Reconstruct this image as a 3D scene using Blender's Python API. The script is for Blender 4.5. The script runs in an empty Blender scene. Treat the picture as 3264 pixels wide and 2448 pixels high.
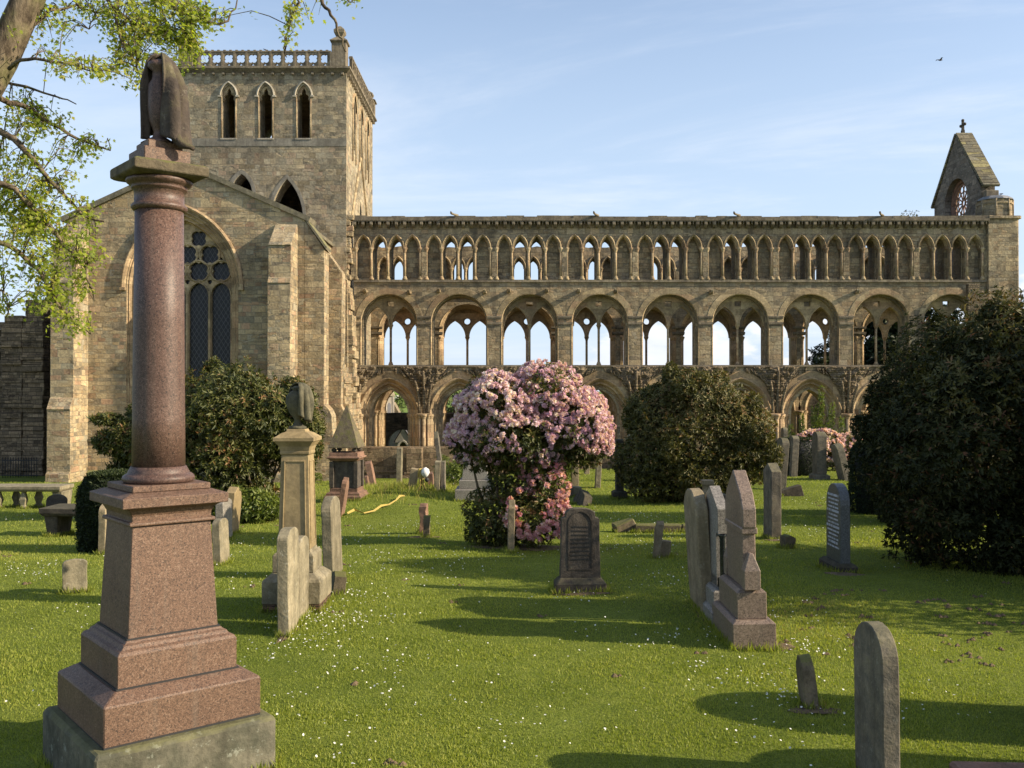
import bpy, bmesh, math, random
import numpy as np
from mathutils import Vector, Matrix, noise
from mathutils.geometry import tessellate_polygon

random.seed(7)
RNG = np.random.default_rng(11)
PI = math.pi
R = math.radians
# ---------------------------------------------------------------- camera model (3264 x 2448 photograph)
F, CX, HY, EYE = 3025.0, 1632.0, 1247.0, 2.7
scene = bpy.context.scene
COL = scene.collection


def sstep(a, b, x):
    t = min(1.0, max(0.0, (x - a) / (b - a)))
    return t * t * (3 - 2 * t)


def gz(x, y):
    """height of the ground at world x, y"""
    if y < 60:
        yy = max(0.0, y - 12)
        z = -.0548 * (yy if yy > 2 else yy * yy / 4 + 0.0)
        if yy > 2: z = -.0548 * (yy - 1)
    else:
        z = -.0548 * 47
    f = sstep(26, 52, y) * (1 - sstep(60, 90, y))
    z += f * (.55 * sstep(-4, 5, x) - .0)
    # little grassy mound left of the pink bush
    z += .42 * math.exp(-(((x + 4.0) / 2.6) ** 2 + ((y - 35) / 3.6) ** 2))
    if 3 < y < 60:
        z += .035 * math.sin(x * .9 + y * .37) * math.sin(y * .61 - x * .23) * sstep(7, 12, y)
    if y > 85:
        t = sstep(120, 520, y)
        lh = 1 - sstep(-62 - .05 * (y - 300), -30 - .04 * (y - 300), x)
        z += t * (3.0 + 11 * lh + 1.0 * math.sin(x * .011 + 1.0)) - 2.5 * sstep(85, 110, y) * (1 - t)
        z += 1.0 * sstep(500, 2500, y)
    return z


def ground_pt(sx, sy, y0=4.5, y1=57.0):
    """world point where the line of sight through a photo pixel meets the ground"""
    y = y0
    k = (HY - sy) / F
    while y < y1:
        x = (sx - CX) / F * y
        if EYE + k * y <= gz(x, y): break
        y += .02
    x = (sx - CX) / F * y
    return Vector((x, y, gz(x, y)))


def X(sx, y): return (sx - CX) / F * y
def Z(sy, y): return EYE + (HY - sy) / F * y


# ---------------------------------------------------------------- mesh builder
class MB:
    def __init__(s): s.v = []; s.f = []; s.sm = []

    def add(s, vs, fs, smooth=False, m=None):
        o = len(s.v)
        if m is not None: vs = [m @ Vector(p) for p in vs]
        s.v += [tuple(p) for p in vs]
        s.f += [tuple(i + o for i in f) for f in fs]
        s.sm += [smooth] * len(fs)
        return s

    def box(s, x0, x1, y0, y1, z0, z1, m=None):
        return s.frus((x0, x1, y0, y1, z0), (x0, x1, y0, y1, z1), m)

    def frus(s, a, b, m=None):
        """block between rectangle a (x0,x1,y0,y1,z) and rectangle b above it"""
        vs = [(q[i], q[j], q[4]) for q in (a, b) for i, j in ((0, 2), (1, 2), (1, 3), (0, 3))]
        fs = [(3, 2, 1, 0), (4, 5, 6, 7), (0, 1, 5, 4), (1, 2, 6, 5), (2, 3, 7, 6), (3, 0, 4, 7)]
        return s.add(vs, fs, False, m)

    def sq(s, prof, cx=0, cy=0, m=None, ratio=1.0):
        """square (or oblong) moulded block: prof = [(half side, z), ...] bottom to top"""
        vs = []; fs = []
        for h, z in prof:
            hy = h * ratio
            vs += [(cx - h, cy - hy, z), (cx + h, cy - hy, z), (cx + h, cy + hy, z), (cx - h, cy + hy, z)]
        n = len(prof)
        for i in range(n - 1):
            for k in range(4):
                a = i * 4 + k; b = i * 4 + (k + 1) % 4
                fs.append((a, b, b + 4, a + 4))
        fs.append((3, 2, 1, 0)); o = 4 * (n - 1); fs.append((o, o + 1, o + 2, o + 3))
        return s.add(vs, fs, False, m)

    def lathe(s, prof, cx=0, cy=0, n=20, smooth=True, m=None):
        vs = []; fs = []
        for r, z in prof:
            for k in range(n):
                a = 2 * PI * k / n
                vs.append((cx + r * math.cos(a), cy + r * math.sin(a), z))
        for i in range(len(prof) - 1):
            for k in range(n):
                a = i * n + k; b = i * n + (k + 1) % n
                fs.append((a, b, b + n, a + n))
        s.add(vs, fs, smooth, m)
        o = len(prof) - 1
        s.add(vs[:n], [tuple(range(n))[::-1]], False, m)
        s.add(vs[o * n:], [tuple(range(n))], False, m)
        return s

    def tube(s, pts, rad, n=8, smooth=True, cap=True, m=None):
        pts = [Vector(p) for p in pts]
        if not hasattr(rad, '__len__'): rad = [rad] * len(pts)
        vs = []; fs = []
        up = None
        for i, p in enumerate(pts):
            d = (pts[min(i + 1, len(pts) - 1)] - pts[max(i - 1, 0)])
            if d.length < 1e-7: d = Vector((0, 0, 1))
            d.normalize()
            if up is None:
                up = Vector((0, 0, 1)) if abs(d.z) < .9 else Vector((1, 0, 0))
            a = d.cross(up)
            if a.length < 1e-4: a = d.cross(Vector((1, 0, 0)))
            a.normalize(); b = a.cross(d).normalized(); up = b
            for k in range(n):
                t = 2 * PI * k / n
                vs.append(p + (a * math.cos(t) + b * math.sin(t)) * rad[i])
        for i in range(len(pts) - 1):
            for k in range(n):
                q = i * n + k; w = i * n + (k + 1) % n
                fs.append((q, w, w + n, q + n))
        if cap:
            fs.append(tuple(range(n))[::-1]); o = (len(pts) - 1) * n
            fs.append(tuple(range(o, o + n)))
        return s.add(vs, fs, smooth, m)

    def plate(s, outer, holes, y0, y1, m=None):
        """upright slab in the x-z plane between depths y0 and y1, with holes"""
        polys = [outer] + list(holes)
        flat = [p for q in polys for p in q]
        tri = tessellate_polygon([[Vector((p[0], p[1], 0)) for p in q] for q in polys])
        n = len(flat)
        vs = [(p[0], y0, p[1]) for p in flat] + [(p[0], y1, p[1]) for p in flat]
        fs = []
        for t in tri:
            a, b, c = (flat[i] for i in t)
            ar = (b[0] - a[0]) * (c[1] - a[1]) - (c[0] - a[0]) * (b[1] - a[1])
            t = tuple(t) if ar > 0 else tuple(t)[::-1]
            fs.append(t); fs.append(tuple(i + n for i in t)[::-1])
        o = 0
        for qi, q in enumerate(polys):
            k = len(q)
            area = sum(q[i][0] * q[(i + 1) % k][1] - q[(i + 1) % k][0] * q[i][1] for i in range(k))
            ccw = area > 0
            for i in range(k):
                a, b = o + i, o + (i + 1) % k
                f = (a, a + n, b + n, b)
                if (qi == 0) == ccw: pass
                else: f = f[::-1]
                fs.append(f[::-1] if False else f)
            o += k
        return s.add(vs, fs, False, m)

    def prism(s, poly, z0, z1, m=None):
        """extrude a plan polygon (x,y) from z0 to z1"""
        n = len(poly)
        vs = [(p[0], p[1], z0) for p in poly] + [(p[0], p[1], z1) for p in poly]
        fs = [(i, (i + 1) % n, (i + 1) % n + n, i + n) for i in range(n)]
        tri = tessellate_polygon([[Vector((p[0], p[1], 0)) for p in poly]])
        for t in tri:
            fs.append(tuple(t)); fs.append(tuple(i + n for i in t)[::-1])
        return s.add(vs, fs, False, m)

    def arch(s, cx, zs, w, Rr, prof, zb=None, n=10, smooth=False, m=None):
        """moulding prof = [(offset, y)] swept round an arch (round when Rr == w, else pointed)"""
        rows = []
        for off, y in prof:
            L = []
            if zb is not None: L.append((cx - w - off, y, zb))
            cxl = cx - w + Rr; r = Rr + off
            c = max(-1, min(1, (cx - cxl) / r)); a1 = math.acos(c)
            for i in range(n + 1):
                a = PI + (a1 - PI) * i / n
                L.append((cxl + r * math.cos(a), y, zs + r * math.sin(a)))
            Rt = [(2 * cx - p[0], p[1], p[2]) for p in L[::-1]]
            rows.append(L + Rt[1:])
        k = len(rows[0]); vs = [p for r_ in rows for p in r_]; fs = []
        for i in range(len(rows) - 1):
            for j in range(k - 1):
                a = i * k + j
                fs.append((a, a + 1, a + 1 + k, a + k))
        return s.add(vs, fs, smooth, m)

    def mesh(s, name, bevel=0, rough=0, rs=3.0, seed=0, recalc=True):
        me = bpy.data.meshes.new(name)
        me.from_pydata(s.v, [], s.f)
        me.polygons.foreach_set('use_smooth', s.sm)
        if bevel or rough or recalc:
            bm = bmesh.new(); bm.from_mesh(me)
            bmesh.ops.remove_doubles(bm, verts=bm.verts, dist=1e-5)
            if recalc: bmesh.ops.recalc_face_normals(bm, faces=bm.faces)
            if bevel:
                es = [e for e in bm.edges if len(e.link_faces) == 2 and e.calc_face_angle(0) > .6]
                bmesh.ops.bevel(bm, geom=es, offset=bevel, segments=1, affect='EDGES', clamp_overlap=True)
            if rough:
                for v in bm.verts:
                    q = v.co * rs + Vector((seed, seed * .7, 0))
                    v.co += Vector((noise.noise(q), noise.noise(q + Vector((9, 0, 0))), noise.noise(q + Vector((0, 9, 0))))) * rough
                    q *= 4
                    v.co += Vector((noise.noise(q), noise.noise(q + Vector((9, 0, 0))), noise.noise(q + Vector((0, 9, 0))))) * rough * .4
            bm.to_mesh(me); bm.free()
        me.update()
        return me


def arch_poly(cx, zs, w, Rr, zb, n=10):
    """closed outline of an arched opening"""
    cxl = cx - w + Rr
    a1 = math.acos(max(-1, min(1, (cx - cxl) / Rr)))
    L = [(cx - w, zb)]
    for i in range(n + 1):
        a = PI + (a1 - PI) * i / n
        L.append((cxl + Rr * math.cos(a), zs + Rr * math.sin(a)))
    return L + [(2 * cx - p[0], p[1]) for p in L[::-1]][1:]


def prad(w, rise): return (w * w + rise * rise) / (2 * w)


def circ(cx, cz, r, n=16):
    return [(cx + r * math.cos(2 * PI * i / n), cz + r * math.sin(2 * PI * i / n)) for i in range(n)]


def foil(cx, cz, r, k=4, n=32, rot=0.0, dep=.28):
    out = []
    for i in range(n):
        a = 2 * PI * i / n
        q = abs(math.cos(k * (a - rot) / 2))
        rr = r * (1 - dep + dep * q ** .6)
        out.append((cx + rr * math.cos(a), cz + rr * math.sin(a)))
    return out


# ---------------------------------------------------------------- objects, names, labels
def tag(o, label=None, cat=None, group=None, kind=None):
    if label: o['label'] = label
    if cat: o['category'] = cat
    if group: o['group'] = group
    if kind: o['kind'] = kind
    return o


def link(name, me, mat=None, parent=None, loc=None, rot=None):
    o = bpy.data.objects.new(name, me)
    COL.objects.link(o)
    if mat and me is not None and len(me.materials) == 0: me.materials.append(mat)
    if parent: o.parent = parent
    if loc is not None: o.location = loc
    if rot is not None: o.rotation_euler = rot
    return o


def thing(name, label, cat, loc=(0, 0, 0), rz=0, group=None, rot=None):
    o = bpy.data.objects.new(name, None)
    COL.objects.link(o)
    o.empty_display_size = .3
    o.location = loc; o.rotation_euler = rot or (0, 0, rz)
    return tag(o, label, cat, group)


def children(o): return [c for c in bpy.data.objects if c.parent == o]


# ---------------------------------------------------------------- fast triangle meshes from numpy
def tri_mesh(name, V, T, rnd=None, smooth=False):
    me = bpy.data.meshes.new(name)
    V = np.ascontiguousarray(V, dtype=np.float32); T = np.ascontiguousarray(T, dtype=np.int32)
    me.vertices.add(len(V)); me.vertices.foreach_set('co', V.ravel())
    me.loops.add(T.size); me.loops.foreach_set('vertex_index', T.ravel())
    me.polygons.add(len(T))
    me.polygons.foreach_set('loop_start', np.arange(0, T.size, 3, dtype=np.int32))
    me.update(calc_edges=True)
    me.validate()
    if rnd is not None:
        at = me.attributes.new('rnd', 'FLOAT', 'FACE')
        at.data.foreach_set('value', np.ascontiguousarray(rnd, dtype=np.float32))
    if smooth: me.polygons.foreach_set('use_smooth', np.ones(len(T), dtype=bool))
    return me


def unit(a): return a / np.maximum(1e-9, np.linalg.norm(a, axis=1, keepdims=True))


def scatter(name, C, A, N, S, shape, tris, mat, rnd, parent=None):
    """copies of a small leaf shape: C centres, A long axis, N normal, S sizes"""
    C = np.asarray(C, float); A = unit(np.asarray(A, float)); N = np.asarray(N, float)
    B = unit(np.cross(N, A)); N = np.cross(A, B)
    sh = np.asarray(shape, float); k = len(sh)
    V = C[:, None, :] + S[:, None, None] * (sh[None, :, 0:1] * A[:, None, :] + sh[None, :, 1:2] * B[:, None, :] + sh[None, :, 2:3] * N[:, None, :])
    T = (np.arange(len(C))[:, None, None] * k + np.asarray(tris)[None]).reshape(-1, 3)
    me = tri_mesh(name, V.reshape(-1, 3), T, np.repeat(rnd, len(tris)))
    return link(name, me, mat, parent)


LEAF = ([(0, 0, 0), (.45, .17, .07), (1, 0, -.12), (.45, -.17, .07)], [(0, 2, 1), (0, 3, 2)])
MAPLE = ([(0, 0, 0), (.16, .42, .05), (.38, .22, .02), (.6, .5, -.04), (.62, .16, .02), (1, 0, -.1), (.62, -.16, .02), (.6, -.5, -.04), (.38, -.22, .02), (.16, -.42, .05)],
         [(0, 2, 1), (0, 4, 2), (2, 4, 3), (0, 6, 4), (4, 6, 5), (0, 8, 6), (6, 8, 7), (0, 9, 8)])


def rand_dirs(n):
    return unit(RNG.normal(size=(n, 3)))


def vnoise(P, f, seed=0):
    """cheap smooth lumps on an array of points"""
    s = seed * 1.7
    return (np.sin(P[:, 0] * f + 1.3 * np.sin(P[:, 1] * f * .9 + s) + s) * np.sin(P[:, 1] * f * 1.1 + s * 2 + np.sin(P[:, 2] * f)) +
            np.sin(P[:, 2] * f * 1.2 + s + 1.1 * np.sin(P[:, 0] * f * 1.3)) * .7) / 1.7


def crown_points(ells, n, lo=.55, hi=1.04, lump=.14, lf=2.4, seed=0, power=.5, zmin=None):
    """points through the outer part of a crown made of ellipsoids; returns points and outward directions"""
    E = np.array(ells, float); ar = E[:, 3] * E[:, 4] + E[:, 4] * E[:, 5] + E[:, 3] * E[:, 5]
    out = []; dirs = []; got = 0
    while got < n:
        m = n
        idx = RNG.choice(len(E), m, p=ar / ar.sum())
        d = rand_dirs(m); c = E[idx, :3]; r = E[idx, 3:6]
        t = lo + (hi - lo) * RNG.random(m) ** power
        base = c + d * r
        t = t * (1 + lump * vnoise(base, lf, seed) + .5 * lump * vnoise(base, lf * 2.7, seed + 3))
        p = c + d * r * t[:, None]
        keep = np.ones(m, bool)
        for e in E:
            q = np.linalg.norm((p - e[:3]) / e[3:6], axis=1)
            keep &= q > lo * .98
        if zmin is not None: keep &= p[:, 2] > zmin
        p = p[keep]; dd = unit((d / r)[keep])
        out.append(p); dirs.append(dd); got += len(p)
    return np.concatenate(out)[:n], np.concatenate(dirs)[:n]


def rosettes(P, D, k, size, spread=.75, jit=.3, droop=.25):
    """k leaves fanned round every twig end"""
    n = len(P)
    up = rand_dirs(n)
    a = unit(np.cross(D, up)); b = np.cross(D, a)
    th = (np.arange(k)[None] * 2 * PI / k + RNG.random((n, 1)) * 6.28 + RNG.normal(size=(n, k)) * jit)
    rad = a[:, None] * np.cos(th)[..., None] + b[:, None] * np.sin(th)[..., None]
    ax = rad * spread + D[:, None] * (.55 + .3 * RNG.random((n, k, 1))) + RNG.normal(size=(n, k, 3)) * jit * .6
    ax[..., 2] -= droop
    C = np.repeat(P[:, None], k, 1) + RNG.normal(size=(n, k, 3)) * size * .15
    N = D[:, None] - .6 * rad + RNG.normal(size=(n, k, 3)) * .25
    S = size * (.7 + .6 * RNG.random((n, k)))
    return C.reshape(-1, 3), ax.reshape(-1, 3), N.reshape(-1, 3), S.ravel()
# ================================================================ materials
class NT:
    def __init__(s, tree): s.t = tree; s.L = tree.links

    def n(s, typ, ins=None, **kw):
        nd = s.t.nodes.new(typ)
        for k, v in kw.items(): setattr(nd, k, v)
        for k, v in (ins or {}).items():
            sk = nd.inputs[k]
            if isinstance(v, bpy.types.NodeSocket): s.L.new(v, sk)
            else: sk.default_value = v
        return nd

    def math(s, op, a, b=0.0, c=0.0, clamp=False):
        nd = s.n('ShaderNodeMath', {0: a, 1: b, 2: c}, operation=op, use_clamp=clamp); return nd.outputs[0]

    def mix(s, f, a, b, mode='MIX'):
        nd = s.t.nodes.new('ShaderNodeMix'); nd.data_type = 'RGBA'; nd.blend_type = mode
        for sk, v in ((nd.inputs[0], f), (nd.inputs[6], a), (nd.inputs[7], b)):
            if isinstance(v, bpy.types.NodeSocket): s.L.new(v, sk)
            else: sk.default_value = v if not (isinstance(v, tuple) and len(v) == 3) else (*v, 1)
        return nd.outputs[2]

    def mixf(s, f, a, b):
        nd = s.t.nodes.new('ShaderNodeMix'); nd.data_type = 'FLOAT'
        for sk, v in ((nd.inputs[0], f), (nd.inputs[2], a), (nd.inputs[3], b)):
            if isinstance(v, bpy.types.NodeSocket): s.L.new(v, sk)
            else: sk.default_value = v
        return nd.outputs[0]

    def ramp(s, f, stops, interp='LINEAR'):
        nd = s.n('ShaderNodeValToRGB', {0: f}); cr = nd.color_ramp; cr.interpolation = interp
        while len(cr.elements) < len(stops): cr.elements.new(.5)
        for e, (p, c) in zip(cr.elements, stops):
            e.position = p; e.color = (*c, 1) if len(c) == 3 else c
        return nd.outputs[0]

    def step(s, f, a, b):
        nd = s.n('ShaderNodeMapRange', {0: f, 1: a, 2: b, 3: 0.0, 4: 1.0}, interpolation_type='SMOOTHSTEP'); return nd.outputs[0]

    def noise(s, vec, scale, detail=3, rough=.55, dim='3D', w=None, dist=0.0):
        ins = {'Scale': scale, 'Detail': detail, 'Roughness': rough, 'Distortion': dist}
        nd = s.n('ShaderNodeTexNoise', None, noise_dimensions=dim)
        for k, v in ins.items(): nd.inputs[k].default_value = v
        if vec is not None and dim != '1D': s.L.new(vec, nd.inputs['Vector'])
        if w is not None: s.L.new(w, nd.inputs['W'])
        return nd.outputs[0]


def new_mat(name):
    m = bpy.data.materials.new(name); m.use_nodes = True
    m.node_tree.nodes.clear()
    return m, NT(m.node_tree)


def finish(T, col, rough=.85, bump=None, bs=.5, bd=.02, spec=.3, metal=0.0, extra=None, normal=None):
    ins = {'Base Color': col, 'Roughness': rough, 'Specular IOR Level': spec, 'Metallic': metal}
    b = T.n('ShaderNodeBsdfPrincipled', {k: ((*v, 1) if isinstance(v, tuple) and len(v) == 3 else v) for k, v in ins.items()})
    if bump is not None:
        bn = T.n('ShaderNodeBump', {'Height': bump, 'Strength': bs, 'Distance': bd})
        T.L.new(bn.outputs[0], b.inputs['Normal'])
    if extra:
        for k, v in extra.items(): b.inputs[k].default_value = v
    o = T.n('ShaderNodeOutputMaterial', {0: b.outputs[0]})
    return b


def masonry(name, pal, rh=.27, bw=.58, mortar=(.36, .31, .23), mort=.011, fine=.35, grime=.5, gain=1.0, bs=.7, lich=.25, patchy=.5, objspace=False):
    gain *= .93
    m, T = new_mat(name)
    g = T.n('ShaderNodeNewGeometry')
    if objspace: pos = T.n('ShaderNodeTexCoord').outputs['Object']
    else: pos = g.outputs['Position']
    sp = T.n('ShaderNodeSeparateXYZ', {0: pos}); sn = T.n('ShaderNodeSeparateXYZ', {0: g.outputs['True Normal']})
    x, y, z = sp.outputs
    ax, ay, az = (T.math('ABSOLUTE', o) for o in sn.outputs)
    side = T.math('GREATER_THAN', ax, ay)
    u = T.mixf(side, x, T.math('ADD', y, 3.3))
    v = T.mixf(T.math('GREATER_THAN', az, .8), z, y)
    big = T.noise(pos, .35, 3)
    v = T.math('ADD', v, T.math('MULTIPLY', T.noise(None, 1.1, 1, dim='1D', w=v), .34))
    v = T.math('ADD', v, T.math('MULTIPLY', T.noise(pos, 1.4, 2), .05))
    wob = T.noise(pos, 5.0, 2)

    def layer(rh, bw, sh):
        row = T.math('FLOOR', T.math('DIVIDE', v, rh))
        wn = T.n('ShaderNodeTexWhiteNoise', {'W': T.math('ADD', row, sh)}, noise_dimensions='1D').outputs[0]
        cv = T.n('ShaderNodeCombineXYZ', {0: T.math('MULTIPLY', u, 1.1), 1: T.math('MULTIPLY', row, 3.71), 2: sh}).outputs[0]
        uu = T.math('ADD', u, T.math('MULTIPLY', T.noise(cv, 1.0, 1), bw * 2.2))
        uu = T.math('ADD', T.math('ADD', uu, T.math('MULTIPLY', wn, bw)), T.math('MULTIPLY', wob, .03))
        vv = T.math('ADD', v, T.math('MULTIPLY', T.math('SUBTRACT', wob, .5), .02))
        vec = T.n('ShaderNodeCombineXYZ', {0: uu, 1: vv}).outputs[0]
        br = T.n('ShaderNodeTexBrick', {'Vector': vec, 'Color1': (0, 0, 0, 1), 'Color2': (1, 1, 1, 1), 'Mortar': (.5, .5, .5, 1),
                                        'Scale': 1.0, 'Mortar Size': mort, 'Mortar Smooth': .35, 'Brick Width': bw, 'Row Height': rh}, offset=.5)
        return br.outputs[0], br.outputs[1]
    c1, f1 = layer(rh, bw, 0.0)
    c2, f2 = layer(rh * .68, bw * .62, 17.0)
    mask = T.step(T.noise(T.n('ShaderNodeCombineXYZ', {0: T.math('MULTIPLY', u, .5), 1: T.math('MULTIPLY', v, 1.5)}).outputs[0], .8, 2), .5 + (.35 - fine), .52 + (.35 - fine))
    rc = T.mix(mask, c1, c2); fac = T.mixf(mask, f1, f2)
    rnd = T.n('ShaderNodeSeparateColor', {0: rc}).outputs[0]
    n1 = T.noise(pos, 9.0, 5, .65); n2 = T.noise(pos, 2.2, 4, .6)
    rnd = T.math('ADD', rnd, T.math('MULTIPLY', T.math('SUBTRACT', big, .5), patchy))
    k = len(pal)
    tone = T.math('FRACT', T.math('MULTIPLY', T.n('ShaderNodeSeparateColor', {0: rc}).outputs[0], 7.31))
    col = T.ramp(rnd, [((i + .3) / k, c) for i, c in enumerate(pal)])
    col = T.mix(T.step(n1, .3, .75), T.mix(1.0, col, (.72, .7, .68), 'MULTIPLY'), T.mix(1.0, col, (1.16, 1.14, 1.1), 'MULTIPLY'))
    tn = T.math('ADD', .68, T.math('MULTIPLY', tone, .54))
    col = T.mix(1.0, col, T.n('ShaderNodeCombineColor', {0: tn, 1: tn, 2: tn}).outputs[0], 'MULTIPLY')
    col = T.mix(fac, col, mortar)
    # rain streaks and soot
    st = T.n('ShaderNodeMapping', {'Vector': pos, 'Scale': (1.6, 1.6, .22)}).outputs[0]
    stn = T.step(T.noise(st, 1.0, 4, .6), .48, .75)
    col = T.mix(T.math('MULTIPLY', stn, grime), col, (.1, .085, .065))
    soot = T.math('MULTIPLY', T.step(T.noise(pos, .75, 6, .7), .46, .64), T.step(T.noise(pos, 3.1, 5, .7), .35, .6))
    col = T.mix(T.math('MULTIPLY', soot, .7), col, T.mix(1.0, col, (.42, .42, .44), 'MULTIPLY'))
    # pale lichen
    li = T.math('MULTIPLY', T.step(T.noise(pos, 6.0, 4, .7), .6, .72), T.step(n2, .48, .62))
    col = T.mix(T.math('MULTIPLY', li, lich), col, (.5, .49, .42))
    mac = T.math('ADD', .82, T.math('MULTIPLY', T.step(T.noise(pos, .3, 5, .65), .3, .7), .36))
    col = T.mix(1.0, col, T.n('ShaderNodeCombineColor', {0: mac, 1: mac, 2: T.math('MULTIPLY', mac, .97)}).outputs[0], 'MULTIPLY')
    col = T.mix(1.0, col, (gain, gain, gain), 'MULTIPLY')
    h = T.math('SUBTRACT', T.math('MULTIPLY', n1, .5), T.math('MULTIPLY', fac, .9))
    h = T.math('ADD', h, T.math('MULTIPLY', rnd, .45))
    finish(T, col, .92, h, min(1.0, bs * 1.35), .075, .15)
    return m


M = {}
PAL = [(.3, .255, .19), (.42, .34, .225), (.47, .37, .23), (.39, .32, .22), (.48, .39, .25), (.33, .3, .23), (.46, .35, .21), (.4, .27, .185), (.45, .37, .245)]
PALG = [(.27, .24, .185), (.39, .33, .235), (.33, .3, .23), (.44, .36, .24), (.37, .33, .25), (.31, .285, .22), (.38, .29, .21), (.4, .34, .24)]
M['wall'] = masonry('sandstone_masonry', PAL, .31, .56, mort=.013, patchy=.8)
M['tower'] = masonry('tower_masonry', PALG + [(.36, .3, .2), (.3, .27, .2)], .34, .5, grime=.35, fine=.3, mort=.014)
M['nave'] = masonry('nave_masonry', [(.28, .24, .18), (.42, .34, .225), (.39, .32, .215), (.36, .31, .22), (.45, .355, .225), (.31, .27, .205), (.41, .31, .2)], .3, .5, grime=.6, mortar=(.27, .225, .16), bs=.65, mort=.01, lich=.6)
M['dressed'] = masonry('dressed_stone', [(.41, .33, .21), (.48, .38, .235), (.38, .3, .195), (.49, .4, .26), (.43, .31, .2)], .42, 1.5, mort=.006, mortar=(.25, .2, .14), grime=.45, bs=.4, fine=.05)
M['pink_dressed'] = masonry('pink_dressed_stone', [(.45, .33, .21), (.49, .38, .24), (.43, .29, .185), (.49, .39, .255), (.44, .32, .2)], .45, 2.5, mort=.006, mortar=(.25, .18, .12), grime=.25, bs=.4, fine=.05)
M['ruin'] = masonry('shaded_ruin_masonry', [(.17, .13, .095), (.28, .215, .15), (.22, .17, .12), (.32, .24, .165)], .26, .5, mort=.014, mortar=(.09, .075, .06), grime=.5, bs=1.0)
M['rubble'] = masonry('rubble_core', [(.22, .18, .13), (.34, .27, .18), (.27, .22, .155), (.37, .29, .19), (.3, .23, .155)], .15, .26, mort=.03, mortar=(.15, .12, .085), grime=.35, bs=1.0)
M['darkwall'] = masonry('sooty_masonry', [(.1, .085, .07), (.15, .12, .09), (.12, .1, .08), (.17, .13, .1)], .27, .5, grime=.6, mortar=(.11, .095, .075))  # palette darkened to carry the shade on the walls beyond the nave


def stone(name, c, c2=None, scale=6, spot=0.0, spotc=(.5, .5, .42), rough=.85, bs=.45, streak=.35, moss=0.0, spec=.25, objspace=True):
    m, T = new_mat(name)
    pos = T.n('ShaderNodeTexCoord').outputs['Object'] if objspace else T.n('ShaderNodeNewGeometry').outputs['Position']
    c2 = c2 or tuple(v * .6 for v in c)
    info = T.n('ShaderNodeObjectInfo').outputs['Random']
    off = T.n('ShaderNodeVectorMath', {0: pos, 1: T.n('ShaderNodeCombineXYZ', {0: T.math('MULTIPLY', info, 31.0), 1: T.math('MULTIPLY', info, 17.0)}).outputs[0]}, operation='ADD').outputs[0]
    n1 = T.noise(off, scale, 6, .65); n2 = T.noise(off, scale * 6, 4, .6)
    col = T.mix(T.step(n1, .3, .7), c2, c)
    col = T.mix(T.step(n2, .35, .7), T.mix(1.0, col, (.78, .78, .78), 'MULTIPLY'), col)
    st = T.n('ShaderNodeMapping', {'Vector': off, 'Scale': (9, 9, .8)}).outputs[0]
    col = T.mix(T.math('MULTIPLY', T.step(T.noise(st, 1.0, 4), .45, .7), streak), col, tuple(v * .3 for v in c))
    blot = T.step(T.noise(off, scale * .45, 4, .6), .42, .62)
    col = T.mix(T.math('MULTIPLY', blot, .45), col, T.mix(1.0, col, (.5, .5, .48), 'MULTIPLY'))
    sp = T.step(T.noise(off, scale * 2.3, 5, .75), .58, .66)
    col = T.mix(T.math('MULTIPLY', sp, spot), col, spotc)
    if moss:
        sz = T.n('ShaderNodeSeparateXYZ', {0: T.n('ShaderNodeNewGeometry').outputs['Normal']}).outputs[2]
        mk = T.math('MULTIPLY', T.step(T.math('ADD', T.math('MULTIPLY', sz, .35), n1), .55, .8), moss)
        col = T.mix(mk, col, (.16, .16, .05))
    v = T.math('ADD', .64 if objspace else .88, T.math('MULTIPLY', info, .28))
    col = T.mix(1.0, col, T.n('ShaderNodeCombineColor', {0: v, 1: v, 2: v}).outputs[0], 'MULTIPLY')
    finish(T, col, rough, T.math('ADD', n1, T.math('MULTIPLY', n2, .5)), bs, .02, spec)
    return m


def granite(name, base, dark, light, rough=.32, gs=150, spec=.5, patch=.5, weather=.3):
    m, T = new_mat(name)
    pos = T.n('ShaderNodeTexCoord').outputs['Object']
    vo = T.n('ShaderNodeTexVoronoi', {'Vector': pos, 'Scale': gs}, feature='F1')
    r = T.n('ShaderNodeSeparateColor', {0: vo.outputs['Color']}).outputs[0]
    r2 = T.n('ShaderNodeSeparateColor', {0: T.n('ShaderNodeTexVoronoi', {'Vector': pos, 'Scale': gs * .45}, feature='F1').outputs['Color']}).outputs[1]
    rr = T.math('ADD', T.math('MULTIPLY', r, .6), T.math('MULTIPLY', r2, .4))
    col = T.ramp(rr, [(0.1, dark), (.36, tuple(v * .8 for v in base)), (.55, base), (.72, tuple(v * 1.15 for v in base)), (.95, light)])
    big = T.noise(pos, 1.7, 5, .6)
    col = T.mix(T.math('MULTIPLY', T.step(big, .4, .7), patch), col, T.mix(1.0, col, (.62, .58, .6), 'MULTIPLY'))
    st = T.n('ShaderNodeMapping', {'Vector': pos, 'Scale': (14, 14, .7)}).outputs[0]
    wk = T.math('MULTIPLY', T.step(T.noise(st, 1.0, 4), .5, .8), weather)
    col = T.mix(wk, col, (.13, .12, .1))
    rg = T.math('ADD', rough, T.math('MULTIPLY', big, .25))
    finish(T, col, rg, r, .06, .002, spec)
    return m


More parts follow.
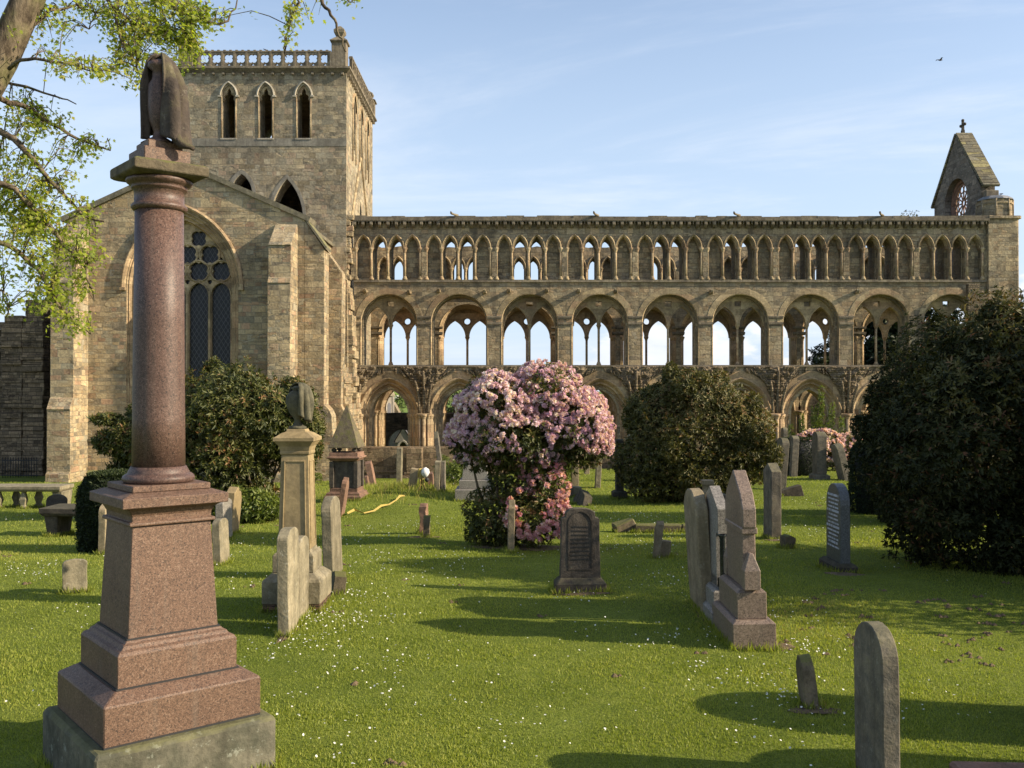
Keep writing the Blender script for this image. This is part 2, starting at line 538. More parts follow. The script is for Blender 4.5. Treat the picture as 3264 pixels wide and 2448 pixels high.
M['pink_granite'] = granite('pink_granite', (.15, .09, .06), (.042, .03, .025), (.24, .17, .125), .45, 200, .3)
M['pink_granite_polish'] = granite('polished_pink_granite', (.118, .07, .053), (.033, .026, .023), (.185, .13, .105), .36, 200, .35, .6, .25)
M['brown_granite'] = granite('brown_granite', (.21, .155, .115), (.08, .06, .048), (.3, .23, .18), .3, 120, .45)
M['grey_granite'] = granite('grey_granite', (.235, .215, .185), (.085, .08, .07), (.36, .335, .29), .4, 120, .45)
M['blue_granite'] = granite('dark_slate_granite', (.07, .078, .08), (.03, .033, .035), (.14, .15, .155), .3, 120, .5, .3)
M['black_polish'] = granite('black_polished_granite', (.02, .025, .028), (.008, .009, .01), (.05, .06, .06), .08, 200, .6, .3, .05)
M['concrete'] = stone('lichened_concrete', (.27, .245, .18), (.12, .12, .085), 4, .6, (.34, .35, .28), .95, .8, .4, .5)
M['tan'] = stone('buff_sandstone', (.44, .35, .22), (.32, .26, .16), 7, .35, (.46, .44, .35), .9, .5, .35)
M['tanpale'] = stone('pale_weathered_sandstone', (.42, .36, .24), (.27, .24, .16), 5, .4, (.5, .48, .4), .9, .6, .45)
M['ochre'] = stone('ochre_sandstone', (.46, .35, .18), (.38, .29, .16), 3, .12, (.3, .27, .2), .85, .3, .2)
M['red'] = stone('red_sandstone', (.38, .22, .15), (.27, .17, .12), 7, .3, (.42, .38, .3), .9, .6, .35)
M['grey'] = stone('grey_sandstone', (.3, .255, .19), (.16, .145, .12), 7, .4, (.38, .37, .3), .92, .6, .4, .3)
M['dark'] = stone('dark_weathered_stone', (.15, .125, .1), (.08, .07, .06), 8, .25, (.25, .23, .19), .92, .6, .4, .2)
M['mossy'] = stone('mossy_stone', (.3, .24, .16), (.18, .15, .1), 7, .3, (.42, .4, .3), .95, .7, .4, .9)
M['urn_green'] = stone('greenish_urn_stone', (.2, .18, .11), (.1, .095, .065), 5, .1, (.3, .28, .2), .8, .4, .3)
M['urn_drape'] = stone('draped_urn_stone', (.13, .1, .078), (.07, .056, .046), 6, .35, (.3, .27, .2), .85, .7, .5, .3)
M['coping'] = stone('mossy_coping', (.24, .21, .15), (.12, .11, .075), 3, .4, (.34, .32, .2), .95, .8, .3, .7, objspace=False)
M['corbel'] = stone('grimy_cornice_stone', (.3, .25, .175), (.15, .125, .095), 2.2, .3, (.34, .32, .26), .95, .7, .5, .1, objspace=False)
M['pale'] = stone('pale_hood_stone', (.5, .46, .38), (.36, .32, .25), 6, .2, (.5, .5, .45), .9, .4, .3, objspace=False)
M['greyband'] = stone('grey_band_stone', (.3, .275, .22), (.22, .2, .16), 2, .3, (.36, .35, .3), .9, .4, .4, objspace=False)
M['roofstone'] = masonry('stone_slate_coping', [(.2, .19, .15), (.28, .26, .19), (.24, .21, .15), (.3, .27, .14)], .3, 3.0, mort=.02, mortar=(.07, .06, .05), grime=.2, gain=.95)
M['lead'] = stone('grey_lead', (.35, .36, .38), (.28, .29, .3), 2, 0, (.3, .3, .3), .6, .1, .2)
M['render'] = stone('cream_render', (.5, .46, .38), (.44, .4, .33), 1, 0, (.3, .3, .3), .9, .1, .1)


def plain(name, c, rough=.7, spec=.3, metal=0.0, var=.15, sc=20):
    m, T = new_mat(name)
    pos = T.n('ShaderNodeTexCoord').outputs['Object']
    n = T.noise(pos, sc, 3)
    col = T.mix(n, tuple(v * (1 - var) for v in c), tuple(min(1, v * (1 + var)) for v in c))
    finish(T, col, rough, n, .2, .005, spec, metal)
    return m


M['yellow'] = plain('yellow_plastic_tape', (.4, .3, .08), .5)
M['white'] = plain('white_plastic', (.75, .76, .75), .4)
M['iron'] = plain('black_iron', (.03, .03, .03), .6)
M['black'] = plain('black_rubber', (.03, .03, .03), .6)
M['slate'] = plain('roof_slate', (.12, .12, .13), .7, sc=3)
M['feather'] = plain('dark_feathers', (.03, .03, .035), .8)
M['wool'] = plain('white_wool', (.7, .68, .6), .95)
M['goldletter'] = plain('white_painted_lettering', (.5, .52, .55), .6)

# leaded glass: dark glass with a diamond lattice
m, T = new_mat('leaded_glass')
pos = T.n('ShaderNodeNewGeometry').outputs['Position']
sp = T.n('ShaderNodeSeparateXYZ', {0: pos})
a = T.math('ADD', T.math('MULTIPLY', sp.outputs[0], 1.6), sp.outputs[2]); b = T.math('SUBTRACT', T.math('MULTIPLY', sp.outputs[0], 1.6), sp.outputs[2])
def _lat(q):
    fr = T.math('FRACT', T.math('MULTIPLY', q, 2.6)); return T.math('LESS_THAN', fr, .11)
lat = T.math('MAXIMUM', _lat(a), _lat(b))
col = T.mix(lat, (.012, .013, .015), (.1, .1, .105))
finish(T, col, T.mixf(lat, .25, .6), lat, .4, .01, .25)
M['glass'] = m


def foliage(name, stops, rough=.5, spec=.35, trans=.25, sub=None):
    m, T = new_mat(name)
    at = T.n('ShaderNodeAttribute', attribute_name='rnd').outputs['Fac']
    col = T.ramp(at, stops)
    b = T.n('ShaderNodeBsdfPrincipled', {'Base Color': col, 'Roughness': rough, 'Specular IOR Level': spec})
    tr = T.n('ShaderNodeBsdfTranslucent', {'Color': T.mix(1.0, col, (1.5, 1.6, .6), 'MULTIPLY')})
    mx = T.n('ShaderNodeMixShader', {0: trans, 1: b.outputs[0], 2: tr.outputs[0]})
    T.n('ShaderNodeOutputMaterial', {0: mx.outputs[0]})
    return m


M['rhodo'] = foliage('rhododendron_leaves', [(0, (.03, .04, .01)), (.4, (.06, .072, .016)), (.7, (.105, .11, .026)), (.88, (.15, .13, .04)), (1, (.2, .1, .04))], .5, .3, .16)
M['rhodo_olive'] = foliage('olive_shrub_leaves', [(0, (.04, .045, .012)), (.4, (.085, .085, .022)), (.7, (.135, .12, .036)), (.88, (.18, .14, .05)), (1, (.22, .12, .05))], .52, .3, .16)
M['yew'] = foliage('yew_needles', [(0, (.012, .02, .008)), (.6, (.022, .035, .012)), (1, (.05, .07, .018))], .6, .3, .08)
M['darkleaf'] = foliage('dark_shrub_leaves', [(0, (.018, .023, .008)), (.5, (.03, .036, .011)), (.85, (.06, .062, .018)), (.95, (.11, .095, .03)), (1, (.13, .06, .03))], .6, .18, .12)
M['fresh'] = foliage('fresh_green_leaves', [(0, (.07, .1, .02)), (.5, (.13, .17, .03)), (1, (.2, .23, .05))], .45, .4, .3)
M['maple'] = foliage('spring_maple_leaves', [(0, (.17, .22, .035)), (.4, (.26, .31, .05)), (.75, (.35, .37, .07)), (1, (.4, .35, .08))], .5, .3, .55)
M['pink'] = foliage('pink_petals', [(0, (.4, .2, .33)), (.3, (.56, .35, .49)), (.6, (.69, .5, .63)), (.85, (.78, .64, .73)), (1, (.84, .76, .8))], .6, .2, .35)
M['coral'] = foliage('coral_petals', [(0, (.5, .2, .25)), (.5, (.66, .37, .44)), (.8, (.74, .5, .56)), (1, (.8, .64, .66))], .6, .2, .35)
M['palepink'] = foliage('pale_pink_petals', [(0, (.55, .32, .42)), (.5, (.72, .5, .57)), (1, (.76, .66, .66))], .6, .2, .35)
M['grassblade'] = foliage('grass_blades', [(0, (.13, .165, .026)), (.5, (.225, .265, .044)), (.85, (.33, .335, .072)), (.96, (.28, .24, .07)), (1, (.32, .26, .12))], .55, .25, .35)
M['petalwhite'] = foliage('daisy_petals', [(0, (.6, .6, .56)), (1, (.82, .82, .78))], .7, .2, .2)
M['farleaf'] = foliage('distant_leaves', [(0, (.03, .05, .015)), (.6, (.06, .09, .02)), (1, (.11, .14, .03))], .6, .2, .2)

m, T = new_mat('bark')
pos = T.n('ShaderNodeTexCoord').outputs['Object']
mp = T.n('ShaderNodeMapping', {'Vector': pos, 'Scale': (9, 9, 3)}).outputs[0]
n1 = T.noise(mp, 1.0, 6, .7); n2 = T.noise(pos, 2.5, 4)
col = T.mix(T.step(n1, .35, .65), (.05, .038, .028), (.19, .15, .105))
col = T.mix(T.math('MULTIPLY', T.step(n2, .5, .7), .6), col, (.17, .17, .07))
finish(T, col, .95, n1, .9, .03, .1)
M['bark'] = m

# lawn
m, T = new_mat('lawn')
pos = T.n('ShaderNodeNewGeometry').outputs['Position']
n1 = T.noise(pos, .5, 5, .6); n2 = T.noise(pos, 5, 5, .65); n3 = T.noise(pos, 38, 4, .7)
col = T.mix(T.step(n1, .3, .7), (.155, .185, .03), (.24, .27, .052))
col = T.mix(T.step(n2, .3, .75), T.mix(1.0, col, (.7, .78, .7), 'MULTIPLY'), col)
col = T.mix(T.step(n3, .35, .7), T.mix(1.0, col, (.55, .6, .5), 'MULTIPLY'), T.mix(1.0, col, (1.15, 1.12, 1.1), 'MULTIPLY'))
earth = T.step(T.noise(pos, 2.3, 3, .55), .71, .77)
col = T.mix(T.math('MULTIPLY', earth, .7), col, (.11, .075, .04))
sy = T.n('ShaderNodeSeparateXYZ', {0: pos})
# patchwork of fields on the hillside beyond the river
fld = T.n('ShaderNodeTexVoronoi', {'Vector': pos, 'Scale': .012}, feature='F1')
fr = T.n('ShaderNodeSeparateColor', {0: fld.outputs['Color']}).outputs[0]
fc = T.ramp(fr, [(.1, (.1, .16, .03)), (.5, (.16, .22, .045)), (.9, (.13, .15, .035))])
col = T.mix(T.step(sy.outputs[1], 100, 130), col, fc)
finish(T, col, .95, T.math('ADD', n2, n3), .8, .03, .1)
M['lawn'] = m
M['earth'] = stone('bare_earth', (.19, .135, .08), (.1, .075, .045), 9, .2, (.2, .15, .09), 1, 1, 0, objspace=False)
# ================================================================ camera, sky, sun
cam = bpy.data.cameras.new('camera'); camo = bpy.data.objects.new('camera', cam); COL.objects.link(camo)
cam.sensor_width = 36; cam.lens = 36 * F / 3264; cam.clip_end = 20000; cam.clip_start = .1
camo.location = (0, 0, EYE); camo.rotation_euler = (R(90) + math.atan((HY - 1224) / F), 0, 0)
scene.camera = camo

SUN = Vector((-5.2, 1.0, -2.65)).normalized()       # direction the light travels
elev = math.asin(-SUN.z); az = math.atan2(-SUN.x, -SUN.y)      # compass direction the sun stands in, from +Y towards +X
sl = bpy.data.lights.new('sun', 'SUN'); sl.energy = 5.0; sl.angle = R(.5); sl.color = (1.0, .85, .63)
so = bpy.data.objects.new('sun', sl); COL.objects.link(so); so.location = (20, -10, 20)
so.rotation_euler = SUN.to_track_quat('-Z', 'Y').to_euler()

w = bpy.data.worlds.new('World'); scene.world = w; w.use_nodes = True
w.node_tree.nodes.clear(); T = NT(w.node_tree)
sky = T.n('ShaderNodeTexSky', sky_type='NISHITA', sun_disc=False, sun_elevation=elev, sun_rotation=az, air_density=1.0, dust_density=1.2, ozone_density=1.6, altitude=100)
dirv = T.n('ShaderNodeTexCoord').outputs['Generated']
s3 = T.n('ShaderNodeSeparateXYZ', {0: dirv}); dz = s3.outputs[2]
den = T.math('ADD', T.math('MAXIMUM', dz, 0.0), .16)
px = T.math('DIVIDE', s3.outputs[0], den); py = T.math('DIVIDE', s3.outputs[1], den)
# wisps of high cloud, streaked up towards the right
cv = T.n('ShaderNodeCombineXYZ', {0: T.math('MULTIPLY', T.math('SUBTRACT', T.math('MULTIPLY', px, .96), T.math('MULTIPLY', py, .28)), .72), 1: T.math('MULTIPLY', T.math('ADD', T.math('MULTIPLY', py, .96), T.math('MULTIPLY', px, .28)), 1.45), 2: .4}).outputs[0]
c1 = T.noise(cv, .95, 9, .64, dist=.5); c2 = T.noise(cv, .42, 3, .5)
cir = T.math('MULTIPLY', T.step(c1, .42, .78), T.step(c2, .3, .56))
right = T.step(T.math('ADD', s3.outputs[0], T.math('MULTIPLY', dz, .5)), -.35, .5)
cir = T.math('MULTIPLY', cir, T.math('ADD', .45, T.math('MULTIPLY', right, .75)))
cv2 = T.n('ShaderNodeVectorMath', {0: dirv, 1: (1.0, 1.0, 2.2)}, operation='MULTIPLY').outputs[0]
cum = T.noise(cv2, 11.0, 7, .55)
cumm = T.math('MULTIPLY', T.step(T.math('SUBTRACT', T.math('ADD', cum, T.math('MULTIPLY', s3.outputs[0], .32)), T.math('MULTIPLY', dz, 3.4)), .33, .41), T.step(s3.outputs[0], .03, .12))
veil = T.math('MULTIPLY', T.math('SUBTRACT', 1.0, T.step(dz, .0, .45)), .34)
lowh = T.math('SUBTRACT', 1.0, T.step(dz, .02, .6))
skyc = T.mix(1.0, sky.outputs[0], (1.16, 1.1, 1.08), 'MULTIPLY')
skyc = T.mix(T.math('MULTIPLY', lowh, .82), skyc, (3.45, 4.25, 5.35))
col = T.mix(T.math('MULTIPLY', cir, .78, clamp=True), skyc, (4.9, 5.2, 5.7))
col = T.mix(T.math('MULTIPLY', cumm, .8), col, T.mix(T.noise(cv2, 22, 4), (4.2, 4.5, 5.2), (6.2, 6.1, 6.0)))
bg = T.n('ShaderNodeBackground', {0: col, 1: .12})
T.n('ShaderNodeOutputWorld', {0: bg.outputs[0]})

scene.view_settings.view_transform = 'Standard'; scene.view_settings.look = 'None'
scene.view_settings.exposure = 0.72; scene.view_settings.gamma = 1
scene.render.engine = 'CYCLES'

# ================================================================ ground (one sheet to the horizon)
def axis_pts(segs):
    out = []
    for a, b, st in segs: out += list(np.arange(a, b, st))
    return sorted(set(round(float(v), 3) for v in out))
ys = axis_pts([(-60, -5, 6), (-5, 4, 1), (4, 30, .3), (30, 62, .5), (62, 120, 3), (120, 620, 14), (620, 6001, 260)])
xs = axis_pts([(-6000, -400, 350), (-400, -60, 14), (-60, -16, 2), (-16, 20, .4), (20, 60, 2), (60, 400, 14), (400, 6001, 350)])
V = np.array([(x, y, gz(x, y) + (.012 * noise.noise(Vector((x * 1.7, y * 1.7, 0))) if 4 < y < 60 else 0)) for y in ys for x in xs])
nx = len(xs); q = np.array([(j * nx + i) for j in range(len(ys) - 1) for i in range(nx - 1)])
Tt = np.concatenate([np.stack([q, q + 1, q + 1 + nx], 1), np.stack([q, q + 1 + nx, q + nx], 1)])
gr = link('ground', tri_mesh('ground', V, Tt, smooth=True), M['lawn']); tag(gr, 'sloping green churchyard lawn', kind='structure')


def gz_arr(Xa, Ya): return np.array([gz(float(a), float(b)) for a, b in zip(Xa, Ya)])


# grass blades: denser near the camera, longer with distance so the nap still reads
def grass():
    n = 640000
    # sample depth with density falling as 1/y^1.3
    u = RNG.random(n); y0, y1 = 5.2, 50.0; p = -.55
    Y = (y0 ** (p + 0) + u * (y1 ** p - y0 ** p)) ** (1 / p)
    Xa = (RNG.random(n) * 2 - 1) * (Y * .56 + .8)
    Zg = gz_arr(Xa, Y)
    P = np.stack([Xa, Y, Zg - .004], 1)
    S = (.0135 + .00115 * Y) * (.6 + .8 * RNG.random(n))
    tuft = np.clip(vnoise(P * np.array([1, 1, 0]), 1.1, 2) * .5 + .5, 0, 1)
    S *= .75 + .6 * tuft
    A = RNG.normal(size=(n, 3)) * .42; A[:, 2] = 1
    N = RNG.normal(size=(n, 3)); N[:, 2] *= .2
    ww = .17
    rnd = np.clip(RNG.random(n) * .55 + .3 * tuft - .0 + .14 * vnoise(P, 3.1, 5) + .2 * vnoise(P, .45, 8), 0, 1)
    return scatter('grass', P, A, N, S, [(0, ww, 0), (0, -ww, 0), (1, 0, .15)], [(0, 1, 2)], M['grassblade'], rnd)
tag(grass(), 'short mown grass of the churchyard lawn', 'grass', kind='stuff')


def daisies():
    P = []
    spots = [(ground_pt(sx, sy), r, k) for sx, sy, r, k in [
        (120, 1560 + 250, .9, 60), (80, 1840, .7, 50), (250, 1950, .6, 25), (300, 2030, .8, 30), (100, 2060, .8, 14), (60, 2230, .5, 8),
        (1080, 1990, .8, 190), (1000, 1960, .5, 80), (1110, 1900, .7, 90), (980, 2060, .6, 50), (1180, 1790, 1.6, 120), (1130, 1720, 1.7, 110), (1270, 1680, 1.8, 110), (1450, 1790, 1.4, 90),
        (850, 2100, .7, 40), (900, 2250, .5, 26), (1050, 2330, .5, 26), (1130, 2400, .4, 22), (1170, 2160, .6, 46), (1290, 2230, .6, 22), (1750, 2290, .7, 34), (1690, 2320, .5, 24),
        (1950, 2040, .8, 34), (2150, 2020, .8, 60), (2350, 2160, .7, 90), (2500, 2230, .6, 80), (2560, 2070, .5, 60), (2450, 2380, .5, 30), (3000, 2200, .8, 20), (3200, 2320, .6, 18), (2900, 2280, .5, 12),
        (2000, 1650, 2.2, 130), (2250, 1720, 1.8, 140), (2150, 1850, 1.4, 110), (2600, 1700, 2, 110), (2450, 1960, 1.0, 60), (2000, 1760, 1.5, 90), (1850, 1900, 1.2, 70), (1300, 1860, 1.2, 70), (700, 1760, 1.4, 90), (620, 1800, 1.0, 50),
        (150, 1650, 2, 40), (2500, 1600, 2.4, 60), (1200, 2080, 1.2, 30), (1500, 2150, 1.6, 30), (2100, 1740, 1.5, 60), (2900, 1800, 1.0, 20), (700, 1860, 1.0, 50), (2750, 2020, 1.1, 25)]]
    for c, r, k in spots:
        for _ in range(int(k * .6)):
            P.append((c.x + random.gauss(0, r * .42), c.y + random.gauss(0, r * .5)))
    for _ in range(70):
        y = random.uniform(5.5, 45); P.append((random.uniform(-.56, .56) * y, y))
    P = np.array([(a, b) for a, b in P if b > 5 and abs(a) < b * .6])
    z = gz_arr(P[:, 0], P[:, 1]); C = np.stack([P[:, 0], P[:, 1], z + .03 + .0008 * P[:, 1] + .015 * RNG.random(len(P))], 1)
    n = len(C); N = RNG.normal(size=(n, 3)) * .35 + np.array([.25, -.35, 1]); A = RNG.normal(size=(n, 3)); A[:, 2] = 0
    sh = [(0, 0, -.15)] + [(math.cos(2 * PI * i / 8), math.sin(2 * PI * i / 8), 0) for i in range(8)]
    return scatter('daisies', C, A, N, (.0075 + .00016 * C[:, 1]) * (.75 + .5 * RNG.random(n)), sh, [(0, i + 1, (i + 1) % 8 + 1) for i in range(8)], M['petalwhite'], RNG.random(n))
tag(daisies(), 'white daisies scattered over the lawn', 'daisies', kind='stuff')


def clods():
    b = MB()
    for k in range(120):
        y = 5.8 + 26 * random.random() ** 1.4; x = random.uniform(-.55, .58) * y
        if k < 45: p = ground_pt(random.uniform(2450, 3260), random.uniform(1880, 2120)); x, y = p.x, p.y
        z = gz(x, y)
        for _ in range(random.randint(2, 6)):
            r = random.uniform(.012, .035); dx, dy = random.gauss(0, .05), random.gauss(0, .04)
            v = [(x + dx + r * 1.3 * math.cos(a) * random.uniform(.7, 1.2), y + dy + r * math.sin(a), z + .005) for a in [i * PI / 3 for i in range(6)]]
            b.add(v + [(x + dx, y + dy, z + .012 + r * .7)], [(i, (i + 1) % 6, 6) for i in range(6)])
    o = link('soil_crumbs', b.mesh('soil_crumbs', recalc=False), M['earth']); tag(o, 'brown worm casts and crumbs of soil in the lawn', 'soil', kind='stuff')
clods()
# ================================================================ the ruined abbey
ABL = Vector((4.0, 58.0, -2.4))
abbey = thing('ruined_abbey', 'roofless sandstone abbey church with square tower, three tiers of open arches and a west gable', 'abbey', ABL)


def ap(name, b, mat, parent=None, dx=0.0, **kw):
    """part of the abbey, modelled in world coordinates"""
    me = b.mesh(name, **kw) if isinstance(b, MB) else b
    par = parent or abbey
    loc = (-ABL if par == abbey else Vector((0, 0, 0))) + Vector((dx, 0, 0))
    return link(name, me, M[mat] if isinstance(mat, str) else mat, par, loc)


BX0, BW = -9.67, 4.3
YN, YF = 58.0, 67.5


def clear_holes(bx, w, zs, rise, zb, which):
    cs = (.59, 1.565, 2.59, 3.58)
    return [arch_poly(bx + cs[i], zs, w, prad(w, rise), zb, 6) for i in which]


RA0 = 2.18                      # arcade arch radius at half width 1.72


def shaft(b, x, y, z0, z1, r, base=True, cap=True, n=10):
    b.tube([(x, y, z0), (x, y, z1)], r, n)
    if cap:
        b.lathe([(r * 1.0, z1 - .2), (r * 1.25, z1 - .16), (r * 1.15, z1 - .13), (r * 1.9, z1), (r * 2.0, z1 + .02), (r * 2.0, z1 + .09), (r * 1.7, z1 + .1)], x, y, n)
    if base:
        b.lathe([(r * 2.0, z0), (r * 2.0, z0 + .07), (r * 1.35, z0 + .16), (r * 1.4, z0 + .2), (r, z0 + .22)], x, y, n)


def jag_top(x0, x1, z, amp=.05, step=.35, seed=1):
    rr = random.Random(seed); out = []; x = x1
    while x > x0 + step: out.append((x, z + rr.uniform(-amp, amp))); x -= rr.uniform(.5, 1.5) * step
    out.append((x0, z))
    return out


def nave(Y0, front):
    zt = 12.98; wi = 1.11 if front else 1.6; TH = 1.5 if front else .95
    b = MB()
    xl, xr = (BX0 if front else -12.6), BX0 + 9 * BW + .3
    top = [(xr, zt)] + ([(xl, zt)] if front else jag_top(xl, xr, zt, .07)[1:] + [(xl, zt)])
    outer = [(xl, -3.2), (xr, -3.2)] + top
    hA = []; hB = []
    for k in range(9):
        bx = BX0 + k * BW; c = bx + BW / 2
        hA += clear_holes(bx, .42, 11.44, .8, 9.51, range(4))
        hB += clear_holes(bx, .36, 11.44, .62, 9.51, (1, 2))
        wg = 1.73 if front else 1.97
        hA.append(arch_poly(c, 6.92, wg, wg, 4.3, 12)); hB.append(arch_poly(c, 6.92, 1.62 if front else 1.78, 1.62 if front else 1.78, 4.3, 12))
        hA.append(arch_poly(c, 1.3, 1.66, RA0 - .06, -3.0, 9)); hB.append(arch_poly(c, 1.3, wi, RA0 - 1.72 + wi, -3.0, 9))
        if front and k == 1: pass
    b.plate(outer, hA, Y0, Y0 + .42); b.plate(outer, hB, Y0 + .42, Y0 + TH)
    # string below the upper windows, sills
    wall = ap('nave_wall', b, 'nave')
    tag(wall, 'front wall of the nave with three tiers of arches' if front else 'far wall of the nave seen through the openings')
    s = MB()
    s.plate([(xl, 9.36), (xr, 9.36), (xr, 9.51), (xl, 9.51)], [], Y0 - .12, Y0 - .002)
    s.frus((xl, xr, Y0 - .13, Y0 - .002, 4.2), (xl, xr, Y0 - .13, Y0 - .002, 4.3))
    ap('string_course', s, 'corbel', wall)
    # clerestory mouldings and shafts
    mo = MB(); bx = BX0
    for c in (.59, 1.565, 2.59, 3.58):
        w0 = .40; Rr = prad(w0, .76)
        lim = .075
        mo.arch(bx + c, 11.44, w0, Rr, [(.125, Y0 - .0), (.125, Y0 - .08), (.1, Y0 - .12), (.06, Y0 - .13), (.03, Y0 - .06), (.015, Y0 - .07), (-.01, Y0 - .08), (-.035, Y0 + .03), (-.015, Y0 + .1), (-.06, Y0 + .14), (-.05, Y0 + .22), (-.09, Y0 + .27), (-.075, Y0 + .41)], n=8)
    mome = mo.mesh('arch_moulding')
    colm = MB(); shaft(colm, bx, Y0 + .01, 9.51, 11.38, .078); colm.box(bx - .13, bx + .13, Y0 - .1, Y0 + .41, 11.38, 11.46)
    colme = colm.mesh('clerestory_column')
    st = MB(); st.box(bx - .17, bx + .17, Y0 - .07, Y0 - .003, 9.51, 11.46); stme = st.mesh('pilaster_strip')
    gm = MB()
    c = bx + BW / 2
    if front: gm.arch(c, 6.92, 1.73, 1.73, [(.34, Y0 - .002), (.33, Y0 - .018), (.03, Y0 - .014), (.02, Y0 - .002)], n=18)
    if front: gm.arch(c, 6.92, 1.73, 1.73, [(.02, Y0 - .003), (.0, Y0 - .02), (-.05, Y0 + .05), (-.03, Y0 + .12)], zb=4.31, n=18)
    if not front:
        gm.arch(c, 6.92, 1.71, 1.71, [(.27, Y0 - .02), (.22, Y0 + .06), (.2, Y0 + .14), (.14, Y0 + .18), (.12, Y0 + .28), (.06, Y0 + .32), (.04, Y0 + .44), (-.02, Y0 + .5), (-.02, Y0 + .95)], zb=4.31, n=14)
        for sg in (-1, 1):
            for j, (o, dy) in enumerate(((2.0, .1), (1.92, .24), (1.86, .4))):
                shaft(gm, c + sg * (o - .08), Y0 + dy, 4.32, 6.5, .08, n=8)
    gme = gm.mesh('gallery_moulding')
    # gallery tracery: two pointed lights with a slender shaft between
    tr = MB(); yt = Y0 + (.72 if front else .78); ww = 1.60 if front else 1.74; zs2 = 6.74 if front else 6.54
    lw = ww / 2 - (.06 if front else .09)
    hol = [arch_poly(c - ww / 2 - .02, zs2, lw, prad(lw, 1.2 if front else 1.25), 4.3, 9), arch_poly(c + ww / 2 + .02, zs2, lw, prad(lw, 1.2 if front else 1.25), 4.3, 9)]
    if front: hol.append([(c - .2, 7.95), (c + .2, 7.95), (c + .2, 8.28), (c - .2, 8.28)])
    else: hol.append(circ(c, 7.72, .22))
    z_top = 6.92 + math.sqrt(max(.01, 1.66 ** 2 - 0))
    out = arch_poly(c, 6.92, 1.70, 1.70, 4.3, 14)
    # plate: outline of the arch, cut down to the springing in the lights
    wa = 1.68 if front else 1.8
    hol2 = []
    bot = []
    def light(cx):
        Rr = prad(lw, 1.2 if front else 1.25); pts = arch_poly(cx, zs2, lw, Rr, zs2, 9)[1:-1]
        return pts
    l1 = light(c - ww / 2 - .02); l2 = light(c + ww / 2 + .02)
    path = [(c - wa, zs2)] + l1 + l2 + [(c + wa, zs2)]
    arc = arch_poly(c, 6.92, wa, wa, zs2, 14)[1:-1][::-1]
    tr.plate(path + arc, [hol[2]], yt, yt + .3)
    colw = .075 if front else .085
    shaft(tr, c, yt + .15, 4.31, zs2, colw, n=12)
    for cx in (c - ww / 2 - .02, c + ww / 2 + .02):
        tr.arch(cx, zs2, lw, prad(lw, 1.2 if front else 1.25), [(.06, yt - .001), (.04, yt - .04), (-.015, yt - .03), (-.03, yt + .1), (-.03, yt + .2), (0, yt + .31)], n=9)
    if not front:
        tr.tube([(c + .25 * math.cos(t), yt - .02, 7.72 + .25 * math.sin(t)) for t in np.linspace(0, 2 * PI, 17)], .04, 6)
    trme = tr.mesh('gallery_tracery')
    # arcade
    P = [(.14, -.0), (.14, -.08), (.06, -.12), (-.0, -.07), (-.06, -.0), (-.09, .1), (-.16, .16), (-.24, .14), (-.27, .2), (-.28, .33), (-.35, .40), (-.42, .36), (-.45, .42), (-.46, .55), (-.52, .61), (-.58, .58), (-.62, .66), (-.62, 1.5)]
    if not front: P = P[:8] + [(-.12, .95)]
    ar = MB(); ar.arch(c, 1.3, 1.72, RA0, [(o, Y0 + y) for o, y in P], n=12)
    ar.arch(c, 1.3, 1.72, RA0, [(.52, Y0 - .002), (.52, Y0 - .05), (.15, Y0 - .05), (.15, Y0 - .01)], n=12)
    arme = ar.mesh('arcade_arch')
    jbs = []
    for sg in (-1, 1):
        jb = MB(); pl = [(c + sg * (1.72 + o), Y0 + y) for o, y in P]
        jb.prism(pl + [(c + sg * 1.88, Y0 + TH)], -3.0, 1.06)
        pe = [(c + sg * (1.72 + o - .07), Y0 + y - .06) for o, y in P]
        jb.prism(pe + [(c + sg * 1.88, Y0 + TH)], 1.14, 1.31)
        jb.prism([(c + sg * (1.72 + o - .03), Y0 + y - .03) for o, y in P] + [(c + sg * 1.88, Y0 + TH)], 1.05, 1.15)
        jbs.append(jb.mesh('arch_jamb'))
    pr = MB()
    for dx in (-.25, 0, .25):
        shaft(pr, bx + dx, Y0 - (.22 if dx == 0 else .12), -3.0, 1.2, .12 if dx == 0 else .1, n=10)
    pr.box(bx - .42, bx + .42, Y0 - .34, Y0 - .01, 1.29, 1.36)
    prme = pr.mesh('pier_shafts')
    # pier top between gallery arches: moulded cap
    gc = MB()
    for z0, z1, e in ((6.68, 6.78, .03), (6.78, 6.92, .09), (7.12, 7.2, .07), (7.2, 7.3, .11)):
        gc.box(bx - .42 - (e * .3), bx + .42 + (e * .3), Y0 - e, Y0 - .003, z0, z1)
    gcme = gc.mesh('pier_capital')
    dm = 'dressed'
    for k in range(9):
        dx = k * BW
        ap('arch_moulding', mome, dm, wall, dx)
        for q in (.12, 1.06, 2.07, 3.11, 4.05):
            ap('clerestory_column', colme, dm, wall, dx + q)
        ap('gallery_moulding', gme, 'dressed' if front else 'pink_dressed', wall, dx)
        if not (front and k == 1): ap('gallery_tracery', trme, 'pink_dressed' if not front else dm, wall, dx)
        ap('arcade_arch', arme, 'pink_dressed', wall, dx)
        for jbme in jbs: ap('arch_jamb', jbme, 'pink_dressed', wall, dx)
    for k in range(10):
        dx = k * BW
        ap('pilaster_strip', stme, 'nave', wall, dx)
        ap('pier_capital', gcme, 'corbel', wall, dx)
        if 0 < k < 9 or not front: ap('pier_shafts', prme, 'pink_dressed', wall, dx)
    return wall


wf = nave(YN, True)
wb = nave(YF, False)

